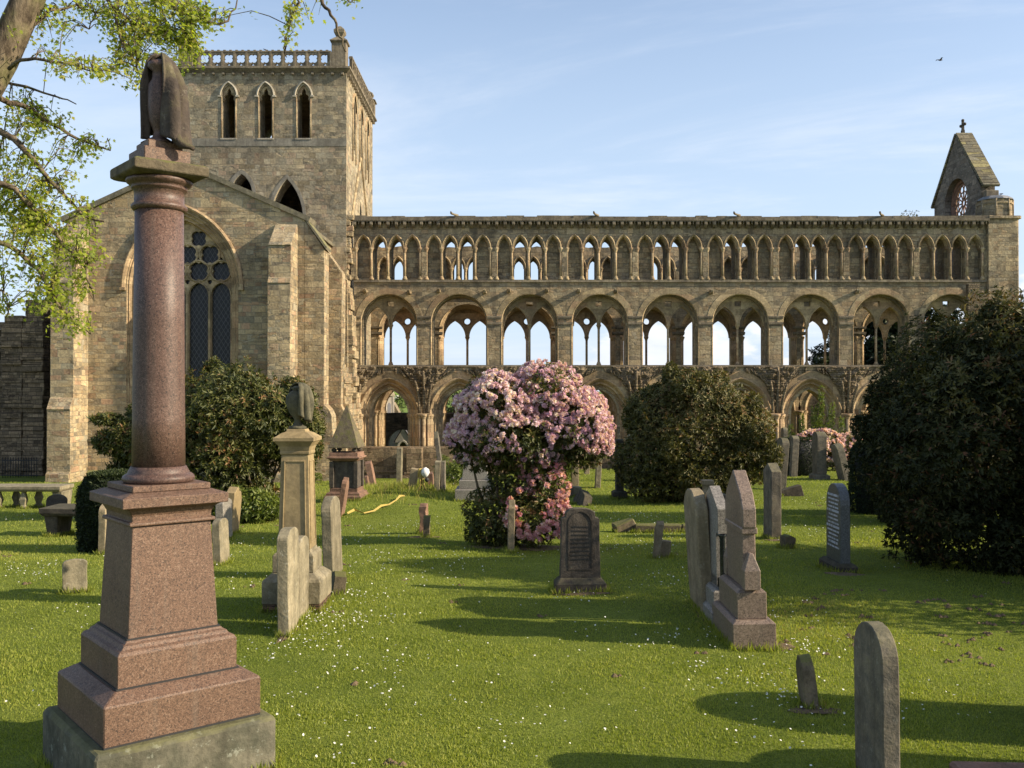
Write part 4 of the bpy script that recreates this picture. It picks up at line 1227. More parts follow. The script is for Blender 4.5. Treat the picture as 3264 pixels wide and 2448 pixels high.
# ================================================================ gravestones and monuments
def slab_mesh(h, w, d, top='round', k=None, rough=.006, seed=0, taper=0.0, sink=.25, bevel=.012, inset=False):
    """upright stone: face along local x, thickness along y, foot at z = 0"""
    def t(u):
        a = abs(u)
        if top == 'round': kk = (k if k is not None else w / 2 / h); return 1 - kk * (1 - math.sqrt(max(0, 1 - u * u)))
        if top == 'peak': return 1 - (k or .12) * a
        if top == 'shoulder':
            if a > .78: return .87 - .02 * (a - .78) / .22
            return 1 - .07 * (1 - math.sqrt(max(0, 1 - (u / .78) ** 2)))
        if top == 'broken': return 1 - .16 * a - .12 * noise.noise(Vector((u * 2.3 + seed * 3, seed, 0))) - .06 * u
        if top == 'ogee': return 1 - .16 * (1 - math.cos(u * PI)) / 2 - .04 * a
        return 1 - .02 * a
    nu = 12 if top != 'flat' else 6
    us = [math.sin(-PI / 2 + PI * i / nu) for i in range(nu + 1)]
    if top == 'shoulder': us = [-1, -.9, -.79, -.77, -.6, -.35, 0, .35, .6, .77, .79, .9, 1]
    vv = [-sink / h] + list(np.linspace(0, 1, max(5, int(h / .09))))
    vs = []; fs = []; n1 = len(us); n2 = len(vv)
    for sgn in (-1, 1):
        for v in vv:
            for u in us:
                wz = w / 2 * (1 - taper * max(0, v)); z = v * h * (t(u) if v > 0 else 1)
                vs.append((u * wz, sgn * d / 2, z))
    o = n1 * n2
    for j in range(n2 - 1):
        for i in range(n1 - 1):
            a = j * n1 + i; fs.append((a, a + 1, a + 1 + n1, a + n1)); b = a + o; fs.append((b + n1, b + n1 + 1, b + 1, b))
    for j in range(n2 - 1):
        a = j * n1; fs.append((a, a + n1, a + n1 + o, a + o)); a += n1 - 1; fs.append((a + o, a + n1 + o, a + n1, a))
    for i in range(n1 - 1):
        a = (n2 - 1) * n1 + i; fs.append((a, a + 1, a + 1 + o, a + o))
        fs.append((i + o, i + 1 + o, i + 1, i))
    b = MB(); b.add(vs, fs)
    return b.mesh('headstone', bevel=bevel, rough=rough, rs=5, seed=seed)


HS = [0]
def headstone(label, sx, sy, h, w, d, top='round', mat='tan', side=True, lean=0.0, pitch=0.0, rz=0.0, group=None, k=None, rough=.008, y=None, taper=0.0, bevel=.014, cat='gravestone', name='headstone'):
    """sx, sy: photo pixel where the near lower edge meets the turf"""
    HS[0] += 1
    p = ground_pt(sx, sy) if y is None else Vector((X(sx, y), y, gz(X(sx, y), y)))
    a = R(90 if side else 0) + R(rz)
    half = (w if side else d) / 2
    me = slab_mesh(h, w, d, top, k, rough, HS[0], taper, bevel=bevel)
    o = link(name, me, M[mat], None, (p.x, p.y + half, gz(p.x, p.y + half)))
    o.rotation_euler = Matrix.Rotation(R(lean), 3, 'Y').to_4x4().to_3x3().__matmul__(Matrix.Rotation(R(pitch), 3, 'X') @ Matrix.Rotation(a, 3, 'Z')).to_euler()
    return tag(o, label, cat, group)


G1 = 'old headstones standing in the churchyard'
headstone('small pale headstone alone on the grass left of the pink granite monument', 236, 1890, .45, .3, .085, 'round', 'tanpale', False, 0, 0, 24, G1, k=.12)
headstone('weathered buff headstone seen edge-on right in front of the urn pedestal', 904, 2030, 1.15, .52, .125, 'round', 'tanpale', True, -.6, 0, 0, G1, k=.09)
headstone('lower pale headstone standing directly behind the front edge-on stone by the urn pedestal', 940, 1993, .96, .5, .12, 'round', 'tanpale', True, 0, 0, 0, G1, y=10.98, k=.1)
headstone('tall round-topped lichened headstone right behind the urn pedestal', 1049, 1848, 1.2, .74, .15, 'round', 'tanpale', True, -2.5, 0, 0, G1, k=.16)
headstone('low dark broken stone beside the right of the urn pedestal', 1066, 1896, .28, .42, .16, 'broken', 'mossy', True, 8, 0, 15, G1)
headstone('thin reddish headstone leaning right in front of the pyramid monument', 1080, 1648, 1.06, .5, .13, 'broken', 'red', True, 9, 0, 0, G1)
headstone('reddish stone leaning left by the low wall, taller of the leaning pair', 1186, 1546, 1.15, .55, .28, 'broken', 'red', True, -11, 0, 0, G1)
headstone('short red stump leaning left in front of the leaning reddish stone', 1171, 1550, .5, .4, .14, 'broken', 'red', True, -9, 0, 0, G1)
headstone('tallest slim plain slab standing before the low wall under the first arch', 1270, 1543, 1.78, .6, .24, 'flat', 'tanpale', True, 1, 0, 0, G1)
headstone('short slab leaning right, left of the yellow tape bundle', 1311, 1557, .72, .5, .26, 'flat', 'tan', True, 9, 0, 0, G1)
headstone('squat reddish stump just right of the yellow tape bundle', 1372, 1552, .55, .45, .22, 'broken', 'red', True, -3, 0, 0, G1)
headstone('pale upright slab right of the yellow tape bundle, nearer of a close pair', 1392, 1567, 1.08, .55, .2, 'flat', 'tanpale', True, 2, 0, 0, G1)
headstone('dark upright slab at the far side of the pale one beside the tape bundle', 1411, 1569, 1.1, .5, .16, 'flat', 'grey', True, 0, 0, 0, G1)
headstone('tall thin grey stone leaning left, rising above the low wall', 1410, 1552, 2.15, .5, .15, 'peak', 'grey', True, -7, 0, 0, G1)
headstone('white narrow post left of the pink bush against the low wall', 1445, 1545, 1.2, .1, .06, 'flat', 'pale', True, 0, 0, 0, None, cat='post', name='marker_post')
headstone('taller half of the weathered split pair on the lawn left of the pink bush', 1349, 1702, .66, .3, .16, 'broken', 'red', True, 0, 0, 0, G1, rough=.03)
headstone('shorter greenish half of the split pair on the lawn left of the pink bush', 1359, 1714, .48, .22, .13, 'round', 'mossy', True, 1, 0, 0, G1, rough=.025)
headstone('narrow edge-on headstone lit orange at the foot of the pink bush', 1628, 1763, .93, .5, .12, 'broken', 'tan', True, 1.2, 0, 0, G1, rough=.012)
headstone('wedge-shaped ridged cover stone tilted on the shaded grass right of the pink bush', 1856, 1612, .5, .75, .3, 'peak', 'dark', True, 14, -18, 20, G1, k=.5)
headstone('slim buff pillar stone rising beneath the right side of the pink blossom', 1834, 1560, 1.75, .32, .28, 'flat', 'tan', True, -.5, 0, 0, G1)
headstone('slim slab leaning right, beneath the right edge of the pink blossom', 1906, 1556, 1.3, .5, .2, 'flat', 'tanpale', True, 3, 0, 0, G1)
headstone('brown slab near the low wall between the slim buff pillar and the leaning slab', 1872, 1512, .95, .5, .22, 'flat', 'tan', True, 0, 0, 0, G1)
headstone('leaning brown post stone in front of three granite graves, left of them', 2093, 1781, .66, .16, .12, 'broken', 'tan', True, 6, 0, 0, G1, rough=.014)
headstone('low square block beside the leaning brown post stone', 2118, 1777, .3, .22, .14, 'flat', 'tan', False, 2, 0, -12, G1)
headstone('rounded sandstone headstone with orange edge, leftmost of the three graves in a row', 2258, 1965, 1.5, .8, .15, 'round', 'tan', True, -3.6, 0, 0, G1, k=.2)
headstone('dark rounded stone half hidden behind the three graves in a row', 2298, 1800, 1.15, .55, .2, 'round', 'dark', False, 0, 0, 0, G1, k=.15)
headstone('tall squared pillar stone with a peaked top right of the three graves', 2474, 1721, 1.57, .62, .205, 'peak', 'grey', True, 0, 0, 0, G1, k=.1)
headstone('tall mossy round-topped stone leaning right near the arcade', 2493, 1563, 2.02, .8, .28, 'round', 'grey', True, 4.5, 0, 0, G1, k=.12)
headstone('fallen dark slab propped off the ground near the mossy leaning stone', 2524, 1582, .3, .85, .34, 'flat', 'dark', False, -17, 0, 0, G1)
headstone('grey round-topped slab in front of the clipped hedge near the arcade', 2531, 1519, 1.9, .7, .3, 'round', 'grey', True, 3, 0, 0, G1, k=.08)
headstone('stone half hidden behind the hedge under the right-hand arch', 2503, 1505, 2.35, .6, .28, 'round', 'grey', True, 1, 0, 0, G1, y=55.5, k=.1)
headstone('slab leaning left in front of the pale pink shrub', 2703, 1532, 1.65, .9, .3, 'round', 'grey', True, -13, 0, 0, G1, k=.2)
headstone('small dark tilted stone at the foot of the squared pillar stone', 2514, 1748, .25, .22, .2, 'broken', 'mossy', False, 3, 0, 15, G1)
headstone('small mossy marker leaning left on bare earth in the right foreground', 2590, 2262, .44, .2, .105, 'round', 'mossy', True, -6, 0, 0, G1, k=.3, rough=.015)
headstone('dark granite headstone with rounded head in the right foreground, cut by the frame', 2841, 2560, 1.12, .52, .115, 'round', 'grey', True, -.6, 0, 0, G1, k=.2, rough=.002, bevel=.008)
headstone('lit slab with moulded foot left of the pink granite monument by the hedge', 325, 1768, .92, .5, .13, 'round', 'tan', True, .5, 0, 0, G1, k=.15)
headstone('leaning yellowish slab behind the right edge of the pink granite monument', 722, 1705, 1.02, .6, .2, 'broken', 'ochre', True, 5, 0, 0, G1)
headstone('bluish grey slab close behind the monument, left of the yellowish slab', 702, 1728, .85, .6, .16, 'round', 'grey_granite', True, -1, 0, 0, G1, k=.1)
headstone('pale streaked slab nearest to the right edge of the pink granite monument', 694, 1803, .76, .5, .13, 'round', 'tanpale', True, -3, 0, 0, G1, k=.12)
headstone('small dark headstone behind the shaded table tomb on the left', 177, 1650, .62, .5, .13, 'round', 'dark', False, 2, 0, 8, G1, k=.25)
# two graves to the right of the frame whose shadows fall across the foreground
headstone('plain granite headstone standing to the right of the churchyard path', 3572, 2330, 1.5, 1.0, .16, 'round', 'grey', True, 0, 0, 0, G1, y=7.1)
headstone('broad granite headstone standing beyond the right edge of the lawn', 4050, 2400, 1.5, .85, .16, 'round', 'grey', True, 0, 0, 0, G1, y=5.9)

# dark squared slate headstone with white lettering
t = thing('headstone', 'polished dark slate headstone with rounded head and rows of white lettering', 'gravestone', ground_pt(2697, 1826) + Vector((-.02, .32, 0)), 0, G1)
me = slab_mesh(1.3, .66, .155, 'round', .24, .001, 77, 0, bevel=.008)
o = link('slab', me, M['blue_granite'], t, (0, 0, .06), (0, 0, PI / 2))
b = MB(); b.frus((-.17, .17, -.42, .42, -.2), (-.17, .17, -.42, .42, .1)); b.frus((-.17, .17, -.42, .42, .1), (-.12, .12, -.37, .37, .15)); link('base', b.mesh('base', bevel=.01), M['dark'], t)
b = MB(); rr = random.Random(2)
for r_ in range(14):
    z = 1.16 - r_ * .062; L_ = .24 if r_ in (0,) else rr.uniform(.2, .28); y = -L_
    while y < L_:
        wl = rr.uniform(.012, .022); b.box(-.082, -.0785, y, y + wl, z, z + (.026 if r_ % 4 else .036)); y += wl + (.008 if rr.random() < .78 else .03)
link('lettering', b.mesh('lettering', recalc=False), M['goldletter'], t)

# grey stone with pale front, round-headed, on a base (far right)
def based(label, sx, sy, h, w, d, mat, bh, be, top='round', k=.12, side=True, lean=0, group=G1, bmat=None, y=None):
    p = ground_pt(sx, sy) if y is None else Vector((X(sx, y), y, gz(X(sx, y), y)))
    half = (w if side else d) / 2
    t = thing('headstone', label, 'gravestone', (p.x, p.y + half, gz(p.x, p.y + half)), 0, group, rot=(0, R(lean), 0))
    HS[0] += 1
    link('slab', slab_mesh(h - bh, w, d, top, k, .006, HS[0], sink=.02), M[mat], t, (0, 0, bh), (0, 0, PI / 2 if side else 0))
    b = MB(); a, c = ((d / 2 + be, w / 2 + be) if side else (w / 2 + be, d / 2 + be))
    b.frus((-a, a, -c, c, -.3), (-a, a, -c, c, bh - .05)); b.frus((-a, a, -c, c, bh - .05), (-a + be * .7, a - be * .7, -c + be * .7, c - be * .7, bh - .001))
    link('base', b.mesh('base', bevel=.012, rough=.008), M[bmat or mat], t)
    return t
based('tall pale round-headed stone on a plinth against the pale pink shrub', 2620, 1528, 2.12, .75, .42, 'grey', .22, .12)
based('slim dark pillar stone on a spread base in the shade left of the olive bush', 1976, 1590, 2.05, .35, .27, 'dark', .28, .12, 'flat')

# central dark stone with stepped shoulders and inscription panel, facing the viewer
p = ground_pt(1850, 1890)
t = thing('headstone', 'dark shouldered headstone with arched panel facing the viewer, in front of the pink bush', 'gravestone', p + Vector((0, .12, 0)), R(3), G1)
me = slab_mesh(.94, .55, .15, 'shoulder', None, .006, 31, .07, sink=.02)
link('slab', me, M['dark'], t, (0, 0, .2))
b = MB(); b.frus((-.35, .35, -.16, .16, -.2), (-.35, .35, -.16, .16, .13)); b.frus((-.35, .35, -.16, .16, .13), (-.29, .29, -.1, .1, .2)); link('base', b.mesh('base', bevel=.015, rough=.01), M['dark'], t)
b = MB(); b.plate(arch_poly(0, .92, .17, .2, .3, 8), [arch_poly(0, .92, .15, .18, .32, 8)], -.083, -.07); link('panel', b.mesh('panel'), M['dark'], t)
b = MB(); rr = random.Random(8)
for r_ in range(9):
    x = -.12
    while x < .12:
        wl = rr.uniform(.008, .016); b.box(x, x + wl, -.0795, -.0765, .88 - r_ * .055, .9 - r_ * .055); x += wl + .008
link('inscription', b.mesh('inscription', recalc=False), M['iron'], t)

# grey granite grave with dark polished shafts (middle of the three) and brown granite grave (right of the three)
def row_stone(label, sx, sy, steps, sh, mat, dep):
    p = ground_pt(sx, sy)
    t = thing('grave_monument', label, 'gravestone', (p.x, p.y + dep / 2, gz(p.x, p.y + dep / 2)), 0, 'granite graves in a row', rot=(0, R(-1.2), 0))
    z = -.1
    for i, (hx, hy, zz, nm) in enumerate(steps):
        b = MB(); b.frus((-hx, hx, -hy, hy, z), (-hx, hx, -hy, hy, zz - .035)); b.frus((-hx, hx, -hy, hy, zz - .035), (-hx + .04, hx - .04, -hy + .04, hy - .04, zz)); z = zz + .002 * 0
        link(nm, b.mesh(nm, bevel=.006, rough=.002), M[mat], t)
    return t, z
t, z = row_stone('tallest brown granite grave with gabled head, rightmost of the three graves in a row', 2405, 2072, [(.225, .52, .31, 'lower_base'), (.155, .44, .62, 'upper_base')], 0, 'brown_granite', 1.04)
b = MB(); hx = .072
b.plate([(-.36, z), (.36, z), (.36, 1.2), (.41, 1.26), (.41, 1.46), (.3, 1.62), (0, 1.84), (-.3, 1.62), (-.41, 1.46), (-.41, 1.26), (-.36, 1.2)], [], -hx, hx, Matrix.Rotation(PI / 2, 4, 'Z'))
b.plate([(-.4, 1.19), (.4, 1.19), (.4, 1.26), (-.4, 1.26)], [], -hx - .015, hx + .015, Matrix.Rotation(PI / 2, 4, 'Z'))
link('slab', b.mesh('slab', bevel=.01), M['brown_granite'], t)
b = MB()
for yy in (-.42, .42):
    b.frus((-.085, .085, yy - .07, yy + .07, z), (-.085, .085, yy - .07, yy + .07, z + .2)); b.frus((-.085, .085, yy - .07, yy + .07, z + .2), (-.02, .02, yy - .03, yy + .07, z + .38))
    link('corner_block', b.mesh('corner_block', bevel=.006), M['brown_granite'], t); b = MB()
t, z = row_stone('light grey granite grave with dark polished shaft, middle of the three in a row', 2316, 2000, [(.17, .5, .2, 'lower_base'), (.13, .42, .42, 'upper_base')], 0, 'grey_granite', 1.0)
b = MB(); m9 = Matrix.Rotation(PI / 2, 4, 'Z')
b.plate([(-.3, z), (.3, z), (.3, 1.06), (.43, 1.06), (.43, 1.34), (.0, 1.57), (-.43, 1.34), (-.43, 1.06), (-.3, 1.06)], [], -.06, .06, m9)
link('slab', b.mesh('slab', bevel=.008), M['grey_granite'], t)
for yy in (-.36, .36):
    b = MB(); b.lathe([(.055, z), (.055, z + .05), (.04, z + .08), (.036, z + .12), (.032, 1.0), (.045, 1.02), (.05, 1.06)], 0, yy, 14)
    link('shaft', b.mesh('shaft'), M['black_polish'], t)
b = MB(); b.box(-.06, .06, -.3, .3, z + .0, z + .12); link('foot_block', b.mesh('foot_block', bevel=.006), M['grey_granite'], t)
# small capped post behind them
p = ground_pt(2254, 1745)
t = thing('post_stone', 'small capped stone post rising behind the three graves in a row', 'gravestone', p)
b = MB(); b.sq([(.09, -.2), (.08, .95), (.105, .98), (.105, 1.06), (.08, 1.08), (.08, 1.16), (.11, 1.2), (.11, 1.28)]); link('shaft', b.mesh('shaft', bevel=.008), M['tan'], t)
# square blocks by the slim pillar
for lab, sx, sy, s_ in (('small pale square block at the foot of the slim buff pillar', 1839, 1585, .34), ('dark narrow block left of the pale square block', 1817, 1586, .2)):
    p = ground_pt(sx, sy); b = MB(); b.box(-s_ / 2, s_ / 2, -.15, .2, -.2, .36); o = link('stone_block', b.mesh('stone_block', bevel=.02, rough=.01), M['tanpale' if s_ > .3 else 'grey'], None, p + Vector((0, .15, 0))); tag(o, lab, 'stone block', 'squared stone blocks')
# long kerb and tilted broken piece
p = ground_pt(2125, 1697)
b = MB()
for x0, x1 in ((-.68, -.2), (-.19, .35), (.36, .82)): b.box(x0, x1, -.12, .12, -.2, .17)
o = link('grave_kerb', b.mesh('grave_kerb', bevel=.025, rough=.03, rs=4), M['mossy'], None, p + Vector((0, .12, 0)), (0, 0, R(-2))); tag(o, 'long low mossy kerb stone lying on the lawn right of the shouldered headstone', 'kerb stone')
p = ground_pt(1992, 1697)
b = MB(); b.box(-.27, .25, -.14, .14, -.1, .16)
o = link('broken_slab', b.mesh('broken_slab', bevel=.03, rough=.05, rs=4), M['mossy'], None, p + Vector((.02, .15, .1)), (0, R(-20), R(8))); tag(o, 'tilted broken slab at the left end of the long kerb', 'broken stone')
# ledger slab bottom right
p = ground_pt(3180, 2446); b = MB(); b.box(-.36, .7, -.6, -.0, -.1, .05)
o = link('ledger_slab', b.mesh('ledger_slab', bevel=.02, rough=.006), M['red'], None, p, (0, 0, R(-3))); tag(o, 'flat reddish ledger slab at the bottom right edge', 'grave slab')

# stepped grey granite monument partly behind the pink bush
p = ground_pt(1514, 1600)
t = thing('stepped_monument', 'stepped grey granite monument half hidden behind the pink bush', 'monument', p + Vector((0, .6, 0)))
for nm, h0, h1, a0, a1 in (('lower_step', -.2, .42, .66, .66), ('middle_step', .421, .72, .53, .53), ('pedestal', .721, 1.2, .44, .39), ('shaft', 1.201, 1.85, .3, .27)):
    b = MB(); b.frus((-a0, a0, -a0, a0, h0), (-a1, a1, -a1, a1, h1 - .03)); b.frus((-a1, a1, -a1, a1, h1 - .03), (-a1 + .03, a1 - .03, -a1 + .03, a1 - .03, h1)); link(nm, b.mesh(nm, bevel=.01), M['grey_granite'], t)
# pale monument behind the olive bush
p = ground_pt(2016, 1536)
t = thing('pale_monument', 'pale grey pillar monument on a block base behind the olive bush', 'monument', p + Vector((0, .5, 0)))
b = MB(); b.box(-.55, .85, -.5, .5, -.3, .42); link('base', b.mesh('base', bevel=.02), M['tanpale'], t)
b = MB(); b.frus((-.4, .7, -.35, .35, .421), (-.2, .5, -.2, .2, .72)); link('step', b.mesh('step'), M['grey'], t)
b = MB(); b.frus((-.17, .45, -.18, .18, .721), (-.12, .4, -.15, .15, 3.1)); link('shaft', b.mesh('shaft', bevel=.01), M['lead'], t)

# table tombs on the left
def table(label, p, L_, W_, h, legs, mat, rz=0, th=.1, sup='baluster'):
    t = thing('table_tomb', label, 'table tomb', p, R(rz), 'table tombs')
    b = MB(); b.box(-L_ / 2, L_ / 2, -W_ / 2, W_ / 2, h - th, h); b.frus((-L_ / 2 + .06, L_ / 2 - .06, -W_ / 2 + .06, W_ / 2 - .06, h - th - .06), (-L_ / 2 + .01, L_ / 2 - .01, -W_ / 2 + .01, W_ / 2 - .01, h - th))
    link('slab', b.mesh('slab', bevel=.012, rough=.015), M[mat], t)
    for x, y, kind in legs:
        b = MB()
        if kind == 'b': b.sq([(.09, -.2), (.09, .05), (.06, .1), (.1, h * .4), (.05, h * .72), (.09, h - th - .062)], x, y)
        else: b.frus((x - .1, x + .1, y - W_ * .3, y + W_ * .3, -.2), (x - .15, x + .15, y - W_ * .38, y + W_ * .38, h - th - .062))
        link('leg', b.mesh('leg', bevel=.01, rough=.012), M[mat], t)
    return t
p = ground_pt(60, 1622)
table('long sunlit table tomb on baluster legs at the left edge of the lawn', p + Vector((-.15, .45, 0)), 2.85, .95, .68, [(-1.2, -.3, 'b'), (-.52, -.3, 'b'), (.24, -.3, 'b'), (1.27, -.0, 's'), (-1.2, .3, 'b'), (-.3, .3, 'b'), (.4, .3, 'b')], 'tanpale', 0)
p = ground_pt(200, 1712)
table('dark shaded table tomb with slab ends left of the clipped hedge', p + Vector((.22, .4, 0)), 1.45, .85, .62, [(-.5, 0, 's'), (.5, 0, 's')], 'dark', -4, .12)

# pyramid-topped pedestal tomb by the transept
p = ground_pt(1092, 1600)
t = thing('pyramid_monument', 'red sandstone pedestal tomb with a steep pyramid on ball feet beside the transept', 'monument', p + Vector((.02, .7, 0)), R(-4))
b = MB(); b.sq([(.62, -.3), (.62, .16), (.56, .2), (.56, .26), (.46, .3), (.46, .42)]); link('plinth', b.mesh('plinth', bevel=.012, rough=.01), M['red'], t)
b = MB(); b.sq([(.4, .421), (.385, 1.3)]);
for sx_ in (-1, 1):
    for sy_ in (-1, 1): b.box(sx_ * .4 - .07, sx_ * .4 + .07, sy_ * .4 - .07, sy_ * .4 + .07, .43, 1.29)
link('die', b.mesh('die', bevel=.01, rough=.008), M['dark'], t)
b = MB(); b.sq([(.44, 1.301), (.5, 1.38), (.54, 1.39), (.54, 1.44), (.48, 1.45), (.47, 1.58)]); link('cornice', b.mesh('cornice', bevel=.01), M['red'], t)
b = MB()
for sx_ in (-1, 1):
    for sy_ in (-1, 1): b.lathe([(.02, 1.58), (.08, 1.62), (.09, 1.66), (.08, 1.7), (.02, 1.73)], sx_ * .34, sy_ * .34, 10)
link('ball_foot', b.mesh('ball_foot'), M['dark'], t)
b = MB(); b.sq([(.5, 1.731), (.5, 1.76), (.035, 3.1), (.01, 3.12)]); link('pyramid', b.mesh('pyramid', bevel=.01, rough=.01), M['mossy'], t)

# urn pedestal
p = ground_pt(928, 1952)
UL = p + Vector((.0, .36, 0))
t = thing('urn_monument', 'tall ochre sandstone pedestal carrying a draped urn, behind the edge-on headstones', 'monument', UL)
b = MB(); b.box(-.35, .35, -.35, .35, -.1, .095); link('footing', b.mesh('footing', bevel=.006, rough=.01), masonry('brick_footing', [(.2, .12, .09), (.26, .16, .11), (.17, .11, .08)], .075, .2, mort=.008, mortar=(.06, .05, .04), objspace=True), t)
b = MB(); b.sq([(.355, .096), (.355, .36), (.34, .385), (.25, .46)]); bs_ = link('base', b.mesh('base', bevel=.008, rough=.006), M['tanpale'], t)
b = MB(); b.sq([(.25, .461), (.25, .66), (.23, .69), (.205, .7), (.2, .73)]); link('plinth', b.mesh('plinth', bevel=.006, rough=.004), M['tanpale'], t)
b = MB(); b.sq([(.195, .731), (.165, 1.88)])
for s4 in range(4):
    m = Matrix.Rotation(s4 * PI / 2, 4, 'Z')
    pl = [(-.135, .82), (.135, .82), (.115, 1.8), (-.115, 1.8)]
    tilt = Matrix.Translation((0, -.1925, .82)) @ Matrix.Rotation(-math.atan2(.03, 1.15), 4, 'X') @ Matrix.Translation((0, 0, -.82))
    b.plate([(-.15, .8), (.15, .8), (.128, 1.82), (-.128, 1.82)], [pl], -.012, .01, m @ tilt)
link('shaft', b.mesh('shaft', bevel=.003), M['ochre'], t)
b = MB(); b.sq([(.165, 1.881), (.18, 1.9), (.18, 1.925), (.175, 1.93), (.19, 1.99), (.235, 2.05), (.25, 2.055), (.25, 2.1), (.235, 2.105), (.17, 2.15), (.12, 2.17), (.11, 2.2)]); link('cornice', b.mesh('cornice', bevel=.004), M['ochre'], t)


def urn(parent, s, z, matU, matD, mirror=1, foot=True, right=1.0):
    """draped urn, about one unit high before scaling by s"""
    b = MB()
    b.lathe([(.2, 0), (.2, .05), (.13, .08), (.085, .13), (.075, .2), (.09, .24), (.18, .36), (.25, .5), (.275, .62), (.26, .74), (.2, .83), (.12, .88), (.1, .9), (.15, .92), (.15, .95), (.05, .99)], n=24)
    link('urn', b.mesh('urn'), M[matU], parent, (0, 0, z)).scale = (s, s, s)
    # cloth: hood over the mouth falling in folds down the right-hand side and back
    nu, nv = 64, 26; vs = []; fs = []
    for j in range(nv + 1):
        v = j / nv
        for i in range(nu + 1):
            u = i / nu; th = -PI * .5 + (u - .5) * 2 * PI     # seam faces the viewer
            th = R(-72) + u * R(215)
            side_ = math.cos(th - R(-10))                     # 1 on the right-hand side
            length = .4 + .58 * (max(0, side_)) ** .6 + .3 * max(0, math.sin(th)) ** 1.0
            dz = v * length
            z0 = 1.04
            if v < .22: r = .02 + .2 * (v / .22) ** .6; zz = z0 - .1 * (v / .22) ** 2 * .9
            else: r = .24 + .08 * min(.3, v - .22) + .12 * max(0, side_) * min(.3, v - .22) - .06 * max(0, v - .6); zz = z0 - .09 - (dz - .22 * length)
            amp = .022 * min(1, v * 2.5) * (1 + v)
            r += amp * math.sin(th * 11 + 1.5 * math.sin(v * 3)) + amp * .6 * math.sin(th * 5 + v * 4)
            r = max(.01, r)
            zz = max(zz, .02)
            vs.append((r * math.cos(th), r * math.sin(th), zz))
    for j in range(nv):
        for i in range(nu):
            a = j * (nu + 1) + i; fs.append((a, a + 1, a + nu + 2, a + nu + 1))
    b = MB(); b.add(vs, fs, True)
    o = link('drapery', b.mesh('drapery', recalc=False), M[matD], parent, (0, 0, z)); o.scale = (s * right, s, s)
    sol = o.modifiers.new('thick', 'SOLIDIFY'); sol.thickness = .03; sol.offset = -1
urn(t, .54, 2.2, 'urn_green', 'urn_green')

# the great pink granite column monument
ml = Vector((-2.56, 6.88, 0)); RZ = R(40)
t = thing('granite_column_monument', 'tall pink granite column on a stepped pedestal, topped by a draped urn', 'monument', ml, RZ)
def gp(name, prof, mat, bevel=.008, rough=0):
    b = MB(); b.sq([(a / 2, z) for a, z in prof]); return link(name, b.mesh(name, bevel=bevel, rough=rough), M[mat], t)
gp('footing', [(1.24, -.3), (1.24, .36), (1.2, .392)], 'concrete', .012, .012)
gp('lower_base', [(1.08, .394), (1.08, .657), (.88, .716)], 'pink_granite')
gp('upper_base', [(.828, .718), (.828, .933), (.8, .955), (.75, .965), (.72, .99), (.68, .998), (.668, 1.012)], 'pink_granite', .004)
gp('die', [(.63, 1.014), (.552, 1.772)], 'pink_granite', .004)
gp('cornice', [(.6, 1.774), (.605, 1.785), (.6, 1.8), (.556, 1.802), (.56, 1.84), (.6, 1.88), (.66, 1.9), (.74, 1.906), (.74, 1.972), (.58, 2.0)], 'pink_granite', .004)
for a_, z_ in ((1.075, .3915), (.85, .7155), (.652, 1.0115)): gp('mortar_joint', [(a_, z_ - .006), (a_, z_ + .011)], 'iron', 0)
gp('plinth', [(.55, 2.0), (.55, 2.045)], 'pink_granite', .006)
b = MB(); b.lathe([(.235, 2.046), (.247, 2.06), (.25, 2.075), (.245, 2.09), (.228, 2.105), (.214, 2.108), (.212, 2.12), (.2, 2.14), (.19, 2.16)], n=48); link('torus', b.mesh('torus'), M['pink_granite_polish'], t)
b = MB(); b.lathe([(.184, 2.161), (.181, 2.5), (.175, 3.2), (.168, 4.0)], n=48); link('column_shaft', b.mesh('column_shaft'), M['pink_granite_polish'], t)
b = MB(); b.lathe([(.17, 4.001), (.182, 4.006), (.194, 4.02), (.196, 4.035), (.184, 4.05), (.173, 4.055), (.172, 4.15), (.19, 4.155), (.195, 4.165), (.19, 4.178), (.205, 4.185), (.225, 4.2), (.232, 4.215), (.225, 4.228)], n=48); link('capital', b.mesh('capital'), M['pink_granite_polish'], t)
gp('abacus', [(.44, 4.229), (.5, 4.24), (.53, 4.25), (.53, 4.31), (.5, 4.325), (.34, 4.335)], 'mossy', .005, .004)
gp('upper_block', [(.33, 4.336), (.33, 4.43), (.25, 4.432), (.25, 4.49)], 'pink_granite', .006)
b = MB(); b.lathe([(.13, 4.49), (.1, 4.51), (.05, 4.54), (.04, 4.575), (.05, 4.6), (.072, 4.66), (.083, 4.74), (.085, 4.84), (.078, 4.92), (.055, 4.96), (.05, 5.02), (.085, 5.05), (.08, 5.08), (.02, 5.11)], n=28); link('urn', b.mesh('urn'), M['pink_granite_polish'], t)
b = MB(); nu, nv = 60, 34; vs = []; fs = []
th0 = R(-62) - RZ; span = R(262)
for j in range(nv + 1):
    v = j / nv
    for i in range(nu + 1):
        u = i / nu; th = th0 + u * span; w_ = th + RZ           # w_ = direction in world terms
        right_ = max(0, math.cos(w_ - R(-5))); left_ = max(0, math.cos(w_ - PI))
        length = .48 + .2 * right_ ** .7 + .13 * left_
        z = 5.145 - v * length * (1.0)
        r = (.02 + .058 * min(1, v / .09) ** .6) + .03 * min(1, max(0, v - .09) * 4) + right_ * (.075 * min(1, max(0, v - .05) * 2.2) ** .8 + .05 * max(0, v - .55)) - .012 * max(0, v - .6)
        am = .015 * min(1, v * 3) * (1 + 1.2 * v)
        r += am * math.sin(w_ * 9 + 2.2 * v) + am * .7 * math.sin(w_ * 4 - 3 * v)
        vs.append((r * math.cos(th), r * math.sin(th), z + .02 * math.sin(w_ * 3) * v))
